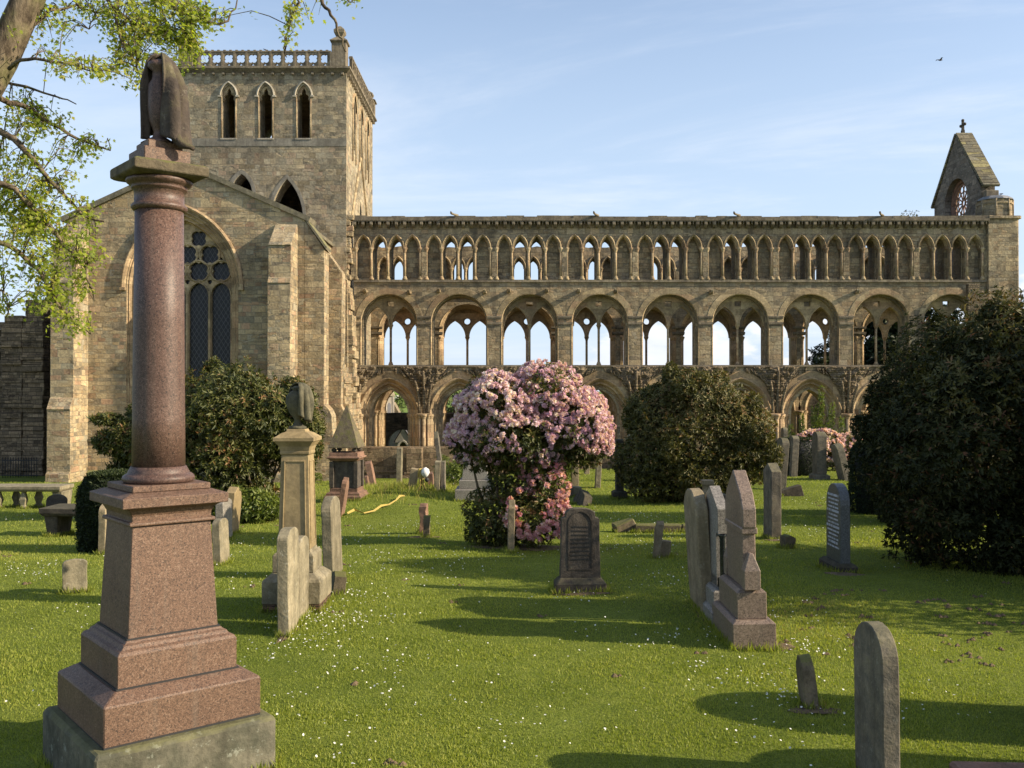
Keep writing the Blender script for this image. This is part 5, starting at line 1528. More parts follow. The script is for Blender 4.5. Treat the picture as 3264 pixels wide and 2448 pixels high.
for j in range(nv):
    for i in range(nu):
        a = j * (nu + 1) + i; fs.append((a, a + 1, a + nu + 2, a + nu + 1))
b.add(vs, fs, True); o = link('drapery', b.mesh('drapery', recalc=False), M['urn_drape'], t); s_ = o.modifiers.new('thick', 'SOLIDIFY'); s_.thickness = .016
b = MB()   # trailing tail of cloth with a tassel at the right
mi = Matrix.Rotation(-RZ, 4, 'Z')
b.tube([mi @ Vector(q) for q in ((.1, -.06, 4.75), (.13, -.09, 4.6), (.165, -.12, 4.5), (.21, -.13, 4.455), (.26, -.12, 4.44), (.285, -.12, 4.43))], [.03, .032, .034, .03, .024, .02], 8)
link('cloth_tail', b.mesh('cloth_tail', rough=.01, rs=20), M['urn_drape'], t)

# yellow tape bundle tied on a stick with a white knot, and tape lying in the grass
p = ground_pt(1343, 1567)
t = thing('tape_bundle', 'yellow barrier tape bundle with a white knot on a short stick on the grass mound', 'barrier tape', p)
b = MB(); b.tube([(0, 0, -.1), (.02, 0, .8)], .02, 6); link('stick', b.mesh('stick'), M['iron'], t)
b = MB()
for pts in ([(0, 0, .82), (-.05, -.03, .5), (-.02, -.04, .25), (-.12, -.05, .0), (-.22, -.1, -.12)], [(0, 0, .8), (.05, -.02, .45), (.1, -.05, .2), (.2, -.06, .02)], [(-.02, 0, .8), (-.07, 0, .78), (-.09, -.02, .5)]):
    b.tube(pts, [.035, .05, .035, .04, .02][:len(pts)], 5)
link('tape', b.mesh('tape', rough=.02, rs=8), M['yellow'], t)
b = MB(); b.lathe([(.02, .5), (.1, .55), (.14, .66), (.12, .78), (.04, .84)], .14, -.03, 10); link('white_knot', b.mesh('white_knot', rough=.03, rs=6), M['white'], t)
b = MB(); b.lathe([(.02, .34), (.07, .38), (.07, .46), (.02, .5)], .2, -.05, 8); link('weight', b.mesh('weight'), M['black'], t)
pts = [ground_pt(a, c) for a, c in ((1107, 1647), (1130, 1640), (1160, 1642), (1192, 1637), (1215, 1627), (1240, 1615), (1262, 1601), (1275, 1594), (1290, 1588))]
b = MB(); vs = []; fs = []
for i, q in enumerate(pts):
    d = (pts[min(i + 1, len(pts) - 1)] - pts[max(0, i - 1)]).normalized(); s_ = Vector((-d.y, d.x, 0)) * (.013 + .01 * (i % 2)); L_ = Vector((0, 0, .08 + .04 * math.sin(i * 2)))
    vs += [q - s_ + L_ * .9, q + s_ + L_ * 1.4]
for i in range(len(pts) - 1): fs.append((2 * i, 2 * i + 1, 2 * i + 3, 2 * i + 2))
b.add(vs, fs); o = link('yellow_tape', b.mesh('yellow_tape', recalc=False), M['yellow']); tag(o, 'loose yellow tape snaking over the grass mound', 'barrier tape'); o.modifiers.new('thick', 'SOLIDIFY').thickness = .012
# iron railings in the shade at the far left
p = Vector((X(65, 54.5), 54.5, gz(X(65, 54.5), 54.5)))
t = thing('iron_railing', 'black iron railing in the shade of the ruined wall at the far left', 'railing', p)
b = MB()
for i in range(14): b.tube([(-1.0 + i * .15, 0, -.2), (-1.0 + i * .15, 0, 1.15)], .02, 5)
b.box(-1.05, 1.05, -.02, .02, .95, 1.0); b.box(-1.05, 1.05, -.02, .02, .1, .15); link('bars', b.mesh('bars'), M['iron'], t)
# birds
def bird(label, p, s, rz, fly):
    b = MB(); b.tube([(-.5, 0, 0), (-.3, 0, .05), (0, 0, .06), (.25, 0, .1), (.36, 0, .16), (.46, 0, .13), (.55, 0, .12)], [.03, .09, .14, .11, .09, .04, .01], 8)
    b.add([(-.75, -.1, .0), (-.75, .1, .0), (-.35, .06, .06), (-.35, -.06, .06)], [(0, 1, 2, 3)])
    if fly:
        for sg in (-1, 1): b.add([(.15, sg * .08, .1), (-.15, sg * .08, .1), (-.25, sg * .55, .3), (-.05, sg * .95, .2), (.12, sg * .5, .35)], [(0, 1, 2, 4), (4, 2, 3)])
    else: b.tube([(0, .04, -.05), (0, .04, -.2)], .015, 4); b.tube([(0, -.04, -.05), (0, -.04, -.2)], .015, 4)
    o = link('bird', b.mesh('bird'), M['feather'], None, p, (0, 0, rz)); o.scale = (s, s, s); tag(o, label, 'bird')
bird('dark bird flying high in the sky at the upper right', (X(3000, 50), 50, Z(190, 50)), .32, R(20), True)
bird('dark bird perched on the tower balustrade', (X(842, TY0 - .15), TY0 - .15, TZ1 + .34 + 1.0 + .04), .22, R(200), False)
bird('dark bird perched on the west end turret', (TX0 + 1.2, YN + .6, 14.88), .3, R(10), False)

# longer grass the mower leaves round the feet of the stones
bpy.context.view_layer.update()
PP = []
for o in list(bpy.data.objects):
    if o.parent or o.get('category') not in ('gravestone', 'monument', 'stone block', 'kerb stone', 'table tomb', 'broken stone') or o.location.y > 36: continue
    bbs = [c for c in ([o] + children(o)) if c.type == 'MESH']
    if o.get('category') == 'table tomb': bbs = [c for c in bbs if 'leg' in c.name]
    for c in bbs:
        cs = [c.matrix_world @ Vector(k) for k in c.bound_box]
        if min(k.z for k in cs) > gz(o.location.x, o.location.y) + .05: continue
        lo = [k for k in cs if k.z < min(q.z for q in cs) + .15 * (max(q.z for q in cs) - min(q.z for q in cs)) + .01][:4]
        cx_ = sum(k.x for k in lo) / len(lo); cy_ = sum(k.y for k in lo) / len(lo)
        lo.sort(key=lambda k: math.atan2(k.y - cy_, k.x - cx_))
        for i in range(len(lo)):
            a, b_ = lo[i], lo[(i + 1) % len(lo)]
            for _ in range(int((b_ - a).length * 260)):
                q = a.lerp(b_, random.random()); d = Vector((q.x - cx_, q.y - cy_)).normalized() * abs(random.gauss(0, .035)); PP.append((q.x + d.x, q.y + d.y, gz(q.x, q.y) - .005))
P = np.array(PP); n = len(P); A = RNG.normal(size=(n, 3)) * .35; A[:, 2] = 1; N = RNG.normal(size=(n, 3)); N[:, 2] *= .2
o = scatter('edge_grass', P, A, N, (.04 + .07 * RNG.random(n)) * (1 + P[:, 1] * .012), [(0, .08, 0), (0, -.08, 0), (1, 0, .2)], [(0, 1, 2)], M['grassblade'], np.clip(RNG.normal(.5, .25, n), 0, 1)); tag(o, 'longer unmown grass round the feet of the stones', 'grass', kind='stuff')
# ================================================================ shrubs, trees, background
def leafy(name, ells, n, k, size, mat, parent, shape=LEAF, lo=.5, hi=1.05, lump=.16, lf=2.4, seed=0, zmin=None, shade=0.0, power=.5, **kw):
    P, D = crown_points(ells, n, lo, hi, lump, lf, seed, power, zmin)
    C, A, N, S = rosettes(P, D, k, size, **kw)
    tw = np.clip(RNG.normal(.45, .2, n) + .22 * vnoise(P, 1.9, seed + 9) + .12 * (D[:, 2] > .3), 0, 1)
    rnd = np.clip(np.repeat(tw, k) + RNG.normal(0, .14, n * k), 0, 1)
    return scatter(name, C, A, N, S, shape[0], shape[1], mat, rnd, parent)


def twigs(parent, base, tips, r0=.035, n=5, name='stem', wig=.12, seed=1):
    rr = random.Random(seed); b = MB()
    for t_ in tips:
        p0 = Vector(base) + Vector((rr.uniform(-.12, .12), rr.uniform(-.12, .12), -.1)); p1 = Vector(t_); pts = []
        for i in range(n + 1):
            f = i / n; q = p0.lerp(p1, f) + Vector((rr.uniform(-wig, wig), rr.uniform(-wig, wig), rr.uniform(-wig, wig) * .5)) * math.sin(PI * f)
            q.z += .25 * math.sin(PI * f) * (p1 - p0).length * .15
            pts.append(q)
        b.tube(pts, [r0 * (1 - .75 * i / n) for i in range(n + 1)], 6)
    return link(name, b.mesh(name, recalc=False), M['bark'], parent)


def blossoms(name, P, D, size, mat, parent, k=13, pet=.042):
    """round trusses: each a ball of small open florets"""
    n = len(P)
    d = rand_dirs(n * k).reshape(n, k, 3) + D[:, None] * .75; d = d / np.linalg.norm(d, axis=2, keepdims=True)
    rad = size * (.75 + .5 * RNG.random((n, 1, 1)))
    C = (P[:, None] + D[:, None] * size * .3 + d * rad).reshape(-1, 3)
    N = d.reshape(-1, 3); A = RNG.normal(size=(n * k, 3))
    tone = np.clip(RNG.normal(.5, .18, n) + .2 * vnoise(P, 2.2, 4), 0, 1)
    rnd = np.clip(np.repeat(tone, k) + RNG.normal(0, .18, n * k), 0, 1)
    sh = [(0, 0, -.35)]
    for i in range(10):
        r_ = 1.0 if i % 2 == 0 else .62; a = 2 * PI * i / 10; sh.append((r_ * math.cos(a), r_ * math.sin(a), .12 if i % 2 == 0 else 0))
    return scatter(name, C, A, N, pet * (.75 + .5 * RNG.random(n * k)), sh, [(0, i + 1, (i + 1) % 10 + 1) for i in range(10)], mat, rnd, parent)


def E(sx, sy, y, rx, ry, rz, par):
    """ellipsoid (in the frame of its shrub) centred where a photo pixel lies at depth y; radii in metres"""
    return (X(sx, y) - par.x, y - par.y, Z(sy, y) - par.z, rx, ry, rz)


def shoots(el, n, r=.2, seed=1, front=True):
    """small outgrowths that break up the round outline"""
    rr = random.Random(seed); out = []
    for _ in range(n):
        e = rr.choice(el[:6]); a = rr.uniform(0, 2 * PI); b_ = rr.uniform(-.2, 1.3); k = rr.uniform(.93, 1.1)
        q = (e[0] + e[3] * k * math.cos(b_) * math.cos(a), e[1] + e[4] * k * math.cos(b_) * math.sin(a), e[2] + e[5] * k * math.sin(b_))
        s_ = r * rr.uniform(.6, 1.5); out.append((*q, s_, s_, s_ * rr.uniform(.8, 1.6)))
    return el + out


# --- big rhododendron behind the column monument
p = ground_pt(745, 1675); p.y += 1.9; p.z = gz(p.x, p.y); y0 = p.y
t = thing('rhododendron_bush', 'large dome-shaped green rhododendron in front of the transept, behind the column monument', 'bush', p, 0, 'evergreen bushes')
el = [E(740, 1330, y0, 1.62, 1.5, 1.35, p), E(690, 1480, y0, 1.35, 1.4, 1.2, p), E(880, 1350, y0 + .2, 1.2, 1.3, .95, p), E(960, 1385, y0 + .1, .62, .8, .75, p), E(520, 1420, y0, 1.2, 1.2, .9, p), E(400, 1400, y0 - .3, .6, .7, .35, p), E(345, 1335, y0 - .3, .32, .4, .12, p), E(395, 1520, y0 - .3, .35, .5, .5, p), E(780, 1600, y0 - .5, 1.0, .9, .55, p)]
leafy('foliage', shoots(el, 34, .22, 1), 15500, 6, .125, M['rhodo'], t, lo=.45, lump=.27, lf=3.2, seed=1, zmin=.02)
leafy('fresh_foliage', [E(790, 1610, y0 - 1.2, .85, .35, .42, p)], 420, 7, .12, M['fresh'], t, seed=4, zmin=.05)
twigs(t, (0, 0, 0), [(math.cos(a) * 1.2, math.sin(a) * 1.0, 1.4 + .6 * math.sin(a * 2)) for a in np.linspace(0, 6, 11)], .06)

# --- pink rhododendron
p = ground_pt(1640, 1750); p.y += .75; p.z = gz(p.x, p.y); y0 = p.y
t = thing('pink_rhododendron', 'big rhododendron covered in pink blossom at the centre of the churchyard', 'flowering bush', p)
el = [E(1590, 1300, y0, .78, .9, .62, p), E(1740, 1270, y0 + .1, .7, .9, .66, p), E(1810, 1370, y0, .72, .9, .74, p), E(1640, 1400, y0 - .3, .95, .8, .5, p), E(1540, 1390, y0 + .1, .62, .8, .46, p), E(1470, 1400, y0, .3, .45, .3, p), E(1880, 1410, y0 + .1, .42, .5, .42, p), E(1700, 1440, y0 - .2, .6, .6, .36, p), E(1730, 1225, y0, .42, .5, .35, p), E(1530, 1455, y0 - .1, .42, .5, .25, p), E(1860, 1320, y0, .35, .5, .4, p)]
el2 = [E(1700, 1650, y0 - .35, .64, .62, .52, p), E(1580, 1690, y0 - .2, .56, .55, .34, p), E(1740, 1560, y0 - .25, .38, .4, .5, p), E(1720, 1490, y0 - .2, .42, .4, .3, p)]
leafy('foliage', el + el2 + [E(1660, 1520, y0 + .1, .6, .6, .5, p), E(1560, 1640, y0, .5, .5, .5, p)], 6500, 6, .1, M['rhodo'], t, lo=.4, lump=.15, seed=2, zmin=.02)
P, D = crown_points(el, 3100, .9, 1.1, .16, 3.3, 2)
kk = (D[:, 2] > -.55) & ((vnoise(P, 3.6, 8) > -.62)); blossoms('blossom', P[kk], D[kk], .046, M['pink'], t, 11, .036)
P, D = crown_points(el2, 700, .92, 1.1, .12, 3, 6)
kk = (P[:, 0] > -.28 + .3 * RNG.random(len(P))) & (D[:, 1] < .5) & (P[:, 2] > .25) & (vnoise(P, 4.5, 3) > -.3); blossoms('coral_blossom', P[kk], D[kk], .05, M['coral'], t)
twigs(t, (-.15, .1, 0), [(-.55, .2, 1.9), (-.3, 0, 1.8), (.1, .1, 1.9), (.35, -.1, 1.7), (-.1, .3, 2.2), (.6, .2, 2.0), (-.9, .2, 1.8)], .05)
# bare earth under it
b = MB(); vs = [(0, 0, .025)] + [((1.15 + .12 * math.sin(a * 5)) * math.cos(a), (.72 + .06 * math.sin(a * 3)) * math.sin(a), .012) for a in np.linspace(0, 2 * PI, 33)[:-1]]
def earth(sx, sy, rx, ry, seed):
    q = ground_pt(sx, sy); rr = random.Random(seed); n = 28; b = MB()
    ring = []; 
    for i in range(n):
        a = 2 * PI * i / n; f = 1 + rr.uniform(-.18, .18); x, y = q.x + rx * f * math.cos(a), q.y + ry * f * math.sin(a); ring.append((x, y, gz(x, y) + .006))
    mid = [((x + q.x) / 2, (y + q.y) / 2, gz((x + q.x) / 2, (y + q.y) / 2) + .022) for x, y, z in ring]
    b.add(ring + mid + [(q.x, q.y, gz(q.x, q.y) + .026)], [(i, (i + 1) % n, (i + 1) % n + n, i + n) for i in range(n)] + [(n + i, n + (i + 1) % n, 2 * n) for i in range(n)])
    o = link('bare_earth', b.mesh('bare_earth', recalc=False, rough=.012, rs=6), M['earth']); tag(o, 'bare trodden earth', kind='structure')
for a in ((1660, 1745, 1.15, .55, 1), (2590, 2262, .2, .13, 2), (2480, 2060, .16, .14, 3), (2250, 1960, .12, .4, 4), (925, 2010, .08, .5, 5), (1850, 1893, .4, .1, 6), (1350, 1712, .4, .25, 7), (2472, 1722, .25, .2, 8), (2690, 1830, .3, .22, 9)): earth(*a)

# --- olive bush right of centre
p = ground_pt(2230, 1610); p.y += 1.9; p.z = gz(p.x, p.y); y0 = p.y
t = thing('olive_bush', 'large olive-brown evergreen bush between the pink blossom and the arcade columns', 'bush', p, 0, 'evergreen bushes')
el = [E(2215, 1380, y0, 2.1, 1.9, 1.75, p), E(2110, 1440, y0, 1.5, 1.5, 1.3, p), E(2350, 1420, y0, 1.35, 1.4, 1.4, p), E(2200, 1540, y0 - .3, 1.9, 1.4, .8, p), E(2200, 1262, y0, 1.2, 1.2, .75, p), E(2060, 1330, y0 + .4, .7, .8, .9, p)]
leafy('foliage', shoots(el, 40, .26, 2), 15500, 6, .13, M['rhodo_olive'], t, lo=.5, lump=.28, lf=2.0, seed=3, zmin=.02)
twigs(t, (0, 0, 0), [(math.cos(a) * 1.6, math.sin(a) * 1.2, 1.6 + .7 * math.sin(a * 2)) for a in np.linspace(0, 6, 12)], .06)

# --- big dark shrubs at the right edge
p = ground_pt(3090, 1850); p.y += 2.2; p.x = X(3150, p.y); p.z = gz(p.x, p.y); y0 = p.y
t = thing('dark_bush', 'huge dark evergreen bush filling the right edge, nearest the viewer', 'bush', p, 0, 'evergreen bushes')
el = [E(3180, 1320, y0, 1.45, 1.6, 1.35, p), E(3080, 1480, y0 - .2, 1.5, 1.6, 1.3, p), E(3050, 1700, y0 - .5, 1.0, 1.2, .75, p), E(3260, 1680, y0 - .3, 1.5, 1.4, 1.0, p), E(3250, 1130, y0 + .2, .9, 1.1, .75, p), E(3420, 1350, y0, 1.7, 1.6, 2.0, p), E(2960, 1400, y0 + .2, .8, .9, .9, p), E(2930, 1690, y0 - .6, .42, .5, .4, p)]
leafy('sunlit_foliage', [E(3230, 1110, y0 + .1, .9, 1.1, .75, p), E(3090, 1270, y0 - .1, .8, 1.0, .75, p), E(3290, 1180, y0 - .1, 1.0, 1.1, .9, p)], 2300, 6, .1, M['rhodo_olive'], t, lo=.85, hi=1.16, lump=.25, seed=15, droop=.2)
el.append((8.6 - p.x, 11.7 - p.y, 1.9 - p.z, 1.55, 1.5, 2.35))
el.append((9.8 - p.x, 13.2 - p.y, 2.2 - p.z, 1.8, 1.8, 2.3))
leafy('foliage', shoots(el, 40, .2, 3), 20000, 6, .1, M['darkleaf'], t, lo=.5, lump=.26, lf=2.6, seed=5, zmin=.02, droop=.5)
twigs(t, (.6, .2, 0), [(math.cos(a) * 1.2, math.sin(a) * 1.0, 1.9 + .8 * math.sin(a * 2)) for a in np.linspace(0, 6, 9)], .045)
p = ground_pt(2970, 1700); p.y += 3.2; p.x = X(3040, p.y); p.z = gz(p.x, p.y); y0 = p.y
t = thing('dark_bush', 'dark drooping evergreen behind the nearest dark bush, above the clipped yew', 'bush', p, 0, 'evergreen bushes')
el = [E(3020, 1240, y0, 1.5, 1.6, 1.5, p), E(2880, 1350, y0 - .2, .95, 1.1, .8, p), E(3060, 1420, y0, 1.9, 1.8, 1.9, p), E(3190, 1090, y0, .9, 1.2, .65, p), E(2920, 1500, y0, 1.0, 1.2, 1.2, p), E(2790, 1375, y0 - .2, .35, .6, .22, p), E(2900, 1610, y0 - .3, .9, 1.0, .8, p)]
leafy('foliage', shoots(el, 36, .25, 4), 14500, 6, .125, M['darkleaf'], t, lo=.5, lump=.28, lf=2.0, seed=6, zmin=.02, droop=.6)
twigs(t, (.3, .3, 0), [(.9 + math.cos(a) * .9, math.sin(a) * .9, 2.0 + .6 * math.sin(a * 2)) for a in np.linspace(0, 6, 7)], .06)


q = Vector((9.6, 13.3, gz(9.6, 13.3)))
t = thing('yew_tree', 'dense dark yew tree just beyond the right edge, shading the middle of the lawn', 'tree', q)
leafy('foliage', [(0, 0, 2.4, 1.9, 1.7, 2.3), (.4, .1, 4.0, 1.5, 1.35, 1.75), (.9, 0, 3.2, 1.6, 1.5, 2.4)], 9000, 6, .17, M['yew'], t, lo=.4, seed=12, zmin=.3)
twigs(t, (0, 0, 0), [(0, 0, 4.6), (.8, .2, 3.8), (-.7, 0, 3.0), (.2, -.7, 3.2)], .14)


def clipped(label, sx, sy, ycent, rx, ry, h, n, mat='yew'):
    q = ground_pt(sx, sy); q.y += ry; q.z = gz(q.x, q.y)
    t = thing('clipped_yew', label, 'hedge', q, 0, 'clipped yew bushes')
    m = n; a = RNG.random(m) * 2 * PI; v = RNG.random(m)
    # drum with a rounded top
    r = 1 - .25 * np.clip((v - .72) / .28, 0, 1) ** 2
    topm = RNG.random(m) < .28; rr_ = np.where(topm, np.sqrt(RNG.random(m)) * .8, r); zz = np.where(topm, h * (1 - .06 * rr_ ** 2) + .02, v * h * .97)
    rj = 1 + .05 * np.sin(a * 5 + zz * 3) + .03 * RNG.normal(size=m)
    P = np.stack([rr_ * rj * rx * np.cos(a), rr_ * rj * ry * np.sin(a), zz], 1)
    D = unit(np.stack([np.cos(a) * (~topm), np.sin(a) * (~topm), .25 + topm * 1.0], 1) + RNG.normal(size=(m, 3)) * .3)
    C, A, N, S = rosettes(P, D, 5, .06, spread=.5, droop=.05)
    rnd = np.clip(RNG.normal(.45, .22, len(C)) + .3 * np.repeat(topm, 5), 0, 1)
    scatter('foliage', C, A, N, S, LEAF[0], LEAF[1], M[mat], rnd, t)
    b = MB(); b.lathe([(min(rx, ry) * .86, .0), (min(rx, ry) * .9, h * .7), (min(rx, ry) * .7, h * .92), (.05, h * .96)], 0, 0, 14); o = link('core', b.mesh('core'), M['iron'], t); o.scale = (rx / min(rx, ry), ry / min(rx, ry), 1); o.name = 'inner_branches'  # solid black core stands in for the shade inside the hedge
    return t
clipped('dark clipped yew drum below the drooping evergreen at the right', 2862, 1640, 0, 1.0, .8, 2.0, 9000)
clipped('dark clipped yew hedge behind the left side of the pink granite monument', 330, 1762, 0, .62, .6, 1.42, 8000)
clipped('low clipped hedge under the arch at the right, behind the far headstones', 2560, 1517, 0, 1.1, .8, 1.75, 5000)

# --- pale pink rhododendron far right
p = Vector((X(2665, 49.6), 49.6, 0)); p.z = gz(p.x, p.y); y0 = p.y
t = thing('pale_rhododendron', 'smaller rhododendron with pale pink blossom in front of the right-hand arches', 'flowering bush', p)
el = [E(2610, 1425, y0, 1.1, 1.0, .85, p), E(2700, 1440, y0, .9, .9, .9, p), E(2660, 1490, y0, 1.3, 1.0, .6, p), E(2730, 1480, y0 - .2, .5, .6, .6, p)]
leafy('foliage', el, 2200, 6, .14, M['rhodo'], t, seed=9, zmin=.02)
P, D = crown_points(el, 900, .95, 1.1, .12, 3, 2); kk = (D[:, 1] < .35) & (P[:, 2] > .5) & (vnoise(P, 3.1, 5) > -.6); blossoms('blossom', P[kk], D[kk], .09, M['palepink'], t, 11, .066)

def small_shrub(label, sx, sy, rx, h, n, size, mat, y=None, name='shrub', top=0):
    q = ground_pt(sx, sy) if y is None else Vector((X(sx, y), y, gz(X(sx, y), y)))
    t = thing(name, label, 'shrub', q)
    leafy('foliage', [(0, 0, h * .5, rx, rx, h * .5), (rx * .3, 0, h * .75, rx * .6, rx * .6, h * .3)], n, 6, size, M[mat], t, lo=.2, lump=.25, seed=int(sx) % 17, zmin=.0, droop=0)
    twigs(t, (0, 0, 0), [(random.uniform(-rx, rx) * .6, random.uniform(-rx, rx) * .6, h * random.uniform(.6, .95)) for _ in range(7)], .02)
    return t
small_shrub('bright green shrub left of the stepped granite monument', 1450, 1552, .72, 1.15, 420, .12, 'fresh')
small_shrub('small bright green shrub in front of the low wall beside the two slabs', 1408, 1545, .4, 1.3, 160, .11, 'fresh', y=47)
small_shrub('green shrub right of the pink blossom trunk by the slim pillar', 1790, 1560, .5, 1.5, 300, .12, 'fresh')
small_shrub('low green seedling right of the coral blossom', 1805, 1690, .3, .45, 90, .09, 'fresh')
small_shrub('tiny weeds at the foot of the transept buttress', 1008, 1545, .3, .5, 70, .1, 'fresh', y=47)
# feathery conifer shrub under the right-hand arch
q = Vector((X(2590, 53), 53, gz(X(2590, 53), 53)))
t = thing('conifer_shrub', 'feathery green conifer shrub with upswept tips under the right-hand arch', 'shrub', q)
el = []
for dx, hh in ((-.9, 2.4), (-.45, 2.9), (.05, 3.3), (.35, 4.5), (.8, 3.5), (1.2, 2.9)):
    for f in (.35, .6, .85): el.append((dx * (.5 + f), 0, hh * f, .3 * (1.25 - f), .35 * (1.25 - f), hh * .22))
leafy('foliage', el, 1500, 5, .13, M['fresh'], t, lo=.1, seed=3, droop=-.2)
twigs(t, (0, 0, 0), [(1.0, 0, 3.0), (.5, 0, 4.3), (-.7, 0, 2.4), (0, 0, 3.2)], .04)
# weeds on the wall top near the turret
q = Vector((X(2900, 58.6), 58.6, 13.36)); t = thing('wall_weed', 'straggly weed growing on the parapet before the west gable', 'plant', q)
twigs(t, (0, 0, 0), [(-.5, 0, .25), (.1, .1, .5), (.4, 0, .45), (-.1, 0, .35), (.6, 0, .2)], .012, name='stem', wig=.05)
leafy('foliage', [(0, 0, .3, .6, .3, .2)], 40, 4, .1, M['rhodo'], t)

# tall grass on the mound
n = 5200; P = np.stack([RNG.normal(-4.2, 1.5, n), RNG.normal(35, 2.0, n), np.zeros(n)], 1); P[:, 2] = gz_arr(P[:, 0], P[:, 1])
A = RNG.normal(size=(n, 3)) * .35; A[:, 2] = 1; N = RNG.normal(size=(n, 3)); N[:, 2] *= .2
o = scatter('long_grass', P, A, N, .1 + .2 * RNG.random(n), [(0, .035, 0), (0, -.035, 0), (1, 0, .2)], [(0, 1, 2)], M['grassblade'], np.clip(RNG.normal(.75, .2, n), 0, 1)); tag(o, 'longer unmown grass on the mound', 'grass', kind='stuff')

# ---------------------------------------------------------------- overhanging maple at the upper left
q = Vector((-7.9, 11.2, 0)); t = thing('maple_tree', 'maple tree with fresh yellow-green leaves overhanging from the upper left corner', 'tree', q)
def pp(sx, sy, y): return Vector((X(sx, y), y, Z(sy, y))) - q
b = MB()
b.tube([(0, 0, -.2), (.1, 0, .5), (.25, 0, 2.2), (.75, -.1, 4.2), (1.35, -.2, 5.5), (1.95, -.2, 6.55), pp(70, 20, 11), pp(170, -180, 11), pp(330, -500, 11.4)], [.36, .3, .27, .25, .22, .19, .17, .13, .1], 16)
b.tube([(.6, 0, 4.0), (-.2, .4, 5.6), (-.6, .9, 7.6), (-.3, 1.2, 9.6)], [.22, .18, .13, .06], 10)
me = b.mesh('trunk', rough=.035, rs=3, recalc=False); link('trunk', me, M['bark'], t)
BR = [  # branch centre lines: (photo x, photo y, depth) and radius at the root
    ([(150, -80, 11), (330, -70, 11.5), (470, -40, 12), (540, 5, 12), (575, 35, 12), (612, 50, 12), (600, 90, 12), (590, 130, 12)], .045),
    ([(612, 50, 12), (680, 72, 12), (725, 67, 12.1), (745, 25, 12.2), (765, -30, 12.2)], .018),
    ([(330, -60, 11.5), (350, 20, 11.6), (400, 60, 11.8), (470, 100, 12), (560, 130, 12)], .025),
    ([(380, -30, 11.6), (370, 60, 11.4), (390, 140, 11.4), (430, 200, 11.3), (455, 260, 11.3)], .018),
    ([(60, 120, 11), (150, 30, 11.3), (240, 15, 11.6), (300, 40, 12), (280, 90, 12)], .02),
    ([(20, 210, 10.8), (90, 180, 10.6), (160, 190, 10.6), (230, 205, 10.6), (290, 225, 10.6)], .02),
    ([(-60, 300, 11), (60, 330, 11.4), (150, 390, 11.8), (250, 440, 12), (350, 478, 12)], .035),
    ([(-60, 380, 11), (40, 440, 11), (110, 520, 11), (180, 600, 11.2), (250, 680, 11.3), (330, 705, 11.3)], .04),
    ([(-60, 560, 10.6), (50, 600, 10.8), (130, 690, 11), (200, 780, 11), (270, 850, 11), (300, 960, 11)], .035),
    ([(-60, 760, 10.5), (40, 790, 10.6), (120, 860, 10.8), (180, 960, 10.8), (240, 1030, 10.9), (290, 1065, 10.9)], .03),
    ([(-60, 250, 12), (80, 270, 12.2), (170, 300, 12.3), (240, 330, 12.3)], .02),
    ([(-50, 640, 12), (60, 700, 12.2), (160, 740, 12.2), (300, 770, 12.4)], .025),
    ([(-60, 900, 11.6), (10, 930, 11.5), (30, 980, 11.5), (20, 1030, 11.5)], .015),
    ([(860, -160, 11), (920, -60, 11), (950, 0, 11), (928, 45, 11), (915, 100, 11), (905, 155, 11), (912, 180, 11)], .012),
    ([(960, -120, 11.2), (1010, -30, 11.2), (1035, 20, 11.2), (1062, 60, 11.2), (1080, 108, 11.2), (1100, 162, 11.2)], .026),
    ([(990, -90, 11.2), (1080, -30, 11.3), (1105, 0, 11.3), (1130, 5, 11.3)], .012),
]
b = MB(); samples = []
for pts, r0 in BR:
    P3 = [pp(*a) for a in pts]; Q = []
    for i in range(len(P3) - 1):
        for f in (0, .34, .67): Q.append(P3[i].lerp(P3[i + 1], f) + Vector((random.uniform(-.02, .02), random.uniform(-.02, .02), random.uniform(-.02, .02))))
    Q.append(P3[-1]); n = len(Q)
    b.tube(Q, [r0 * (1 - .8 * i / (n - 1)) + .003 for i in range(n)], 7)
    if pts[0] != (960, -120, 11.2): samples += Q
LC = [  # leaf masses: photo centre, radii, number of twigs, depth
    (120, 480, 150, 130, 120, 11.6), (70, 620, 130, 110, 130, 11.2), (160, 700, 150, 90, 130, 11.3), (90, 820, 120, 90, 110, 11), (180, 880, 110, 80, 80, 11), (150, 960, 80, 60, 50, 10.9), (225, 1030, 70, 40, 34, 10.9),
    (60, 380, 110, 70, 50, 11.8), (280, 470, 70, 30, 20, 12), (40, 720, 80, 90, 70, 11.4), (20, 970, 26, 50, 16, 11.5), (270, 800, 60, 70, 36, 11),
    (420, 90, 90, 90, 66, 11.8), (520, 50, 110, 60, 56, 12), (640, 60, 70, 55, 34, 12), (420, 190, 70, 50, 28, 11.4), (440, 250, 50, 22, 12, 11.3), (330, 235, 26, 16, 8, 11.3),
    (130, 90, 100, 70, 26, 11.4), (220, 215, 90, 40, 20, 10.6), (560, 130, 80, 45, 30, 12), (300, 30, 120, 40, 24, 11.8), (600, 200, 60, 30, 12, 12), (560, 60, 90, 70, 40, 12.2), (590, 150, 50, 60, 24, 12.1),
    (915, 90, 24, 80, 11, 11), (950, 20, 30, 30, 6, 11), (1000, 55, 30, 22, 3, 11.2), (1105, 2, 30, 8, 5, 11.3), (20, 90, 20, 60, 6, 11)]
SM = np.array([tuple(v) for v in samples]); LCn = []; LAx = []; LN = []; LS = []; LR = []
